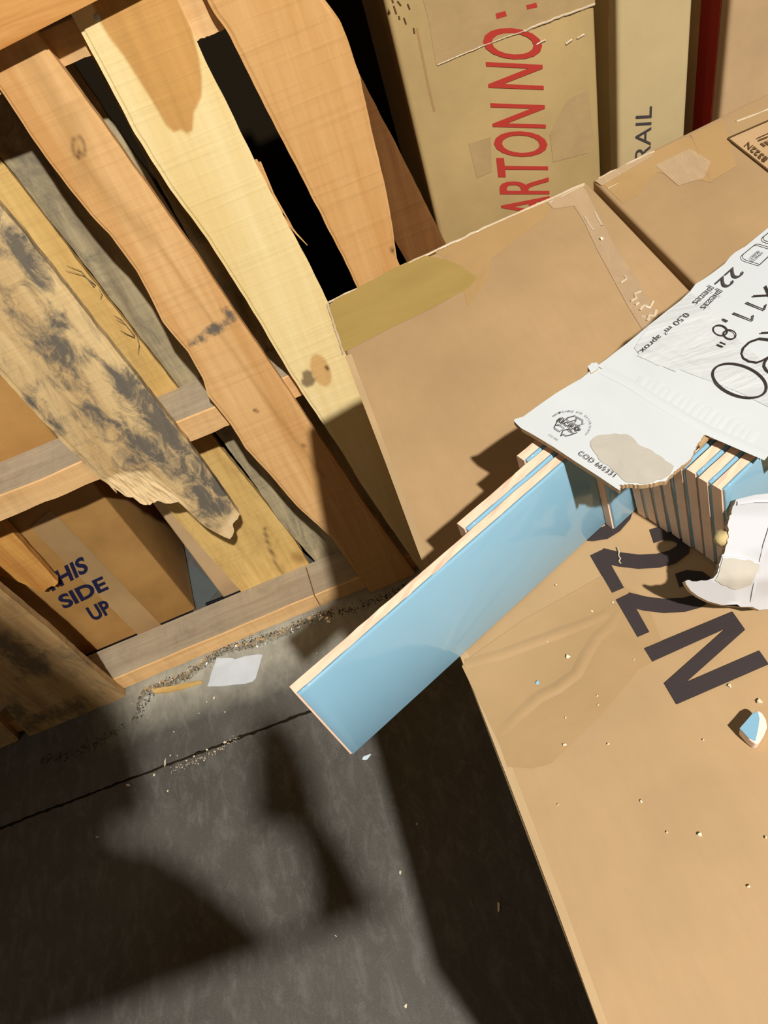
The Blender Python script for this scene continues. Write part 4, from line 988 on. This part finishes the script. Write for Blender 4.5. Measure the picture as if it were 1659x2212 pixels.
# debris on the floor
floorbits = [(358, 1648, .006, 'curled white sliver standing on the floor near the joint', (.45, 1.6)), (279, 1696, .0045, 'white chip lying in the floor joint', (1.2, .7)), (333, 1674, .003, None, (1, 1)), (376, 1582, .0022, None, (1, 1)), (463, 1508, .003, None, (.8, 1.2)), (447, 1516, .0016, None, (1, 1)), (487, 1604, .0032, None, (1.4, .8)), (420, 1634, .0022, None, (1.2, 1)), (405, 1643, .0022, None, (1.6, .7)),
             (383, 1632, .0016, None, (1, 1)), (368, 1632, .0016, None, (1, 1)), (447, 1620, .002, None, (1.4, 1)), (363, 1709, .0022, None, (1, 1)), (210, 1808, .0022, None, (1.5, .6)), (684, 1412, .002, None, (1, 1)), (865, 1885, .0032, 'yellowish chip on the lit strip of floor', (.7, 1.2)), (1077, 1960, .0055, 'white grain of debris on the shaded floor beside the carton', (.5, 1.4)), (876, 2172, .0030, 'pale flake on the floor at the bottom edge', (.8, 1.3)), (726, 2022, .0025, None, (1, 1)), (900, 1780, .0022, None, (1, 1)), (430, 1541, .0013, None, (1, 1)), (486, 1538, .0016, None, (1, 1)), (319, 1551, .0014, None, (1, 1)), (305, 1528, .002, None, (1, 1)), (285, 1520, .0018, None, (1, 1))]
for i, (x, y, rad, lb, stt) in enumerate(floorbits):
    shard('debris_chip', x, y, .0002, rad, M['chip_white'], lb or 'tiny pale chip of debris on the concrete floor', 'debris', None if lb else 'tiny chips on the floor', 60+i, .5, stt, -.4)
shard('tile_crumb', 793, 1636, .0002, .0075, plain('pale_blue_glaze', srgb(205, 225, 235), .3, .5), 'pale blue sliver on the floor just past the tile corner', 'tile chip', None, 91, .35, (1.2, .6), .2)

# ================================================================ unseen rack added behind the camera; its cut-out sheets shape the floor shadows
rk = empty('added_shadow_rack', (-1.5, -.55, 0)); tag(rk, 'added unseen rack behind the camera holding shadow cut-outs', 'rack')
bm_obj('column', box_bm((-1.5, -.56, 1.3), (.12, .12, 2.6), .004), M['steel'], rk)
bm_obj('foot', box_bm((-1.5, -.56, .03), (.5, .9, .06), .004), M['steel'], rk)
RY = .72*.318-.728      # the arm's front
def on_rack(x, y):      # where the lamp ray to a floor pixel crosses the sheet
    f = Vector(onz(x, y, 0)); k = (RY-f.y)/(LAMP.y-f.y); q = f+(LAMP-f)*k; return q
def cutout(px, label, zmin=None):  # added sheet, its outline cut to cast a wanted floor shadow
    q = [on_rack(x, y) for x, y in px]
    bm = prism_bm([(p.x, p.y, max(p.z, 1.4)) for p in q], [(p.x, p.y-.006, max(p.z, 1.4)) for p in q])
    o = bm_obj('shadow_cutout', bm, M['board_tan']); tag(o, label, 'cardboard sheet', 'added shadow cut-outs on the unseen rack arm'); return o
bm_obj('arm', box_bm((-.70, RY-.003, 1.394), (1.56, .010, .010), .002), M['steel'], rk)
cutout([(-420, 2400), (-420, 1350), (0, 1200), (150, 1345), (285, 1560), (312, 1660), (318, 1762), (245, 1772), (232, 1795), (252, 1812), (345, 1832), (430, 1890), (520, 1968), (588, 2038), (588, 2080)], 'big added shadow cut-out on the unseen rack arm behind the camera')
cutout([(545, 1540), (620, 1552), (668, 1640), (695, 1760), (760, 1860), (806, 1962), (806, 2010), (685, 2050), (680, 1990), (672, 1870), (640, 1785), (548, 1772)], 'slim added shadow cut-out at the tip of the unseen rack arm')
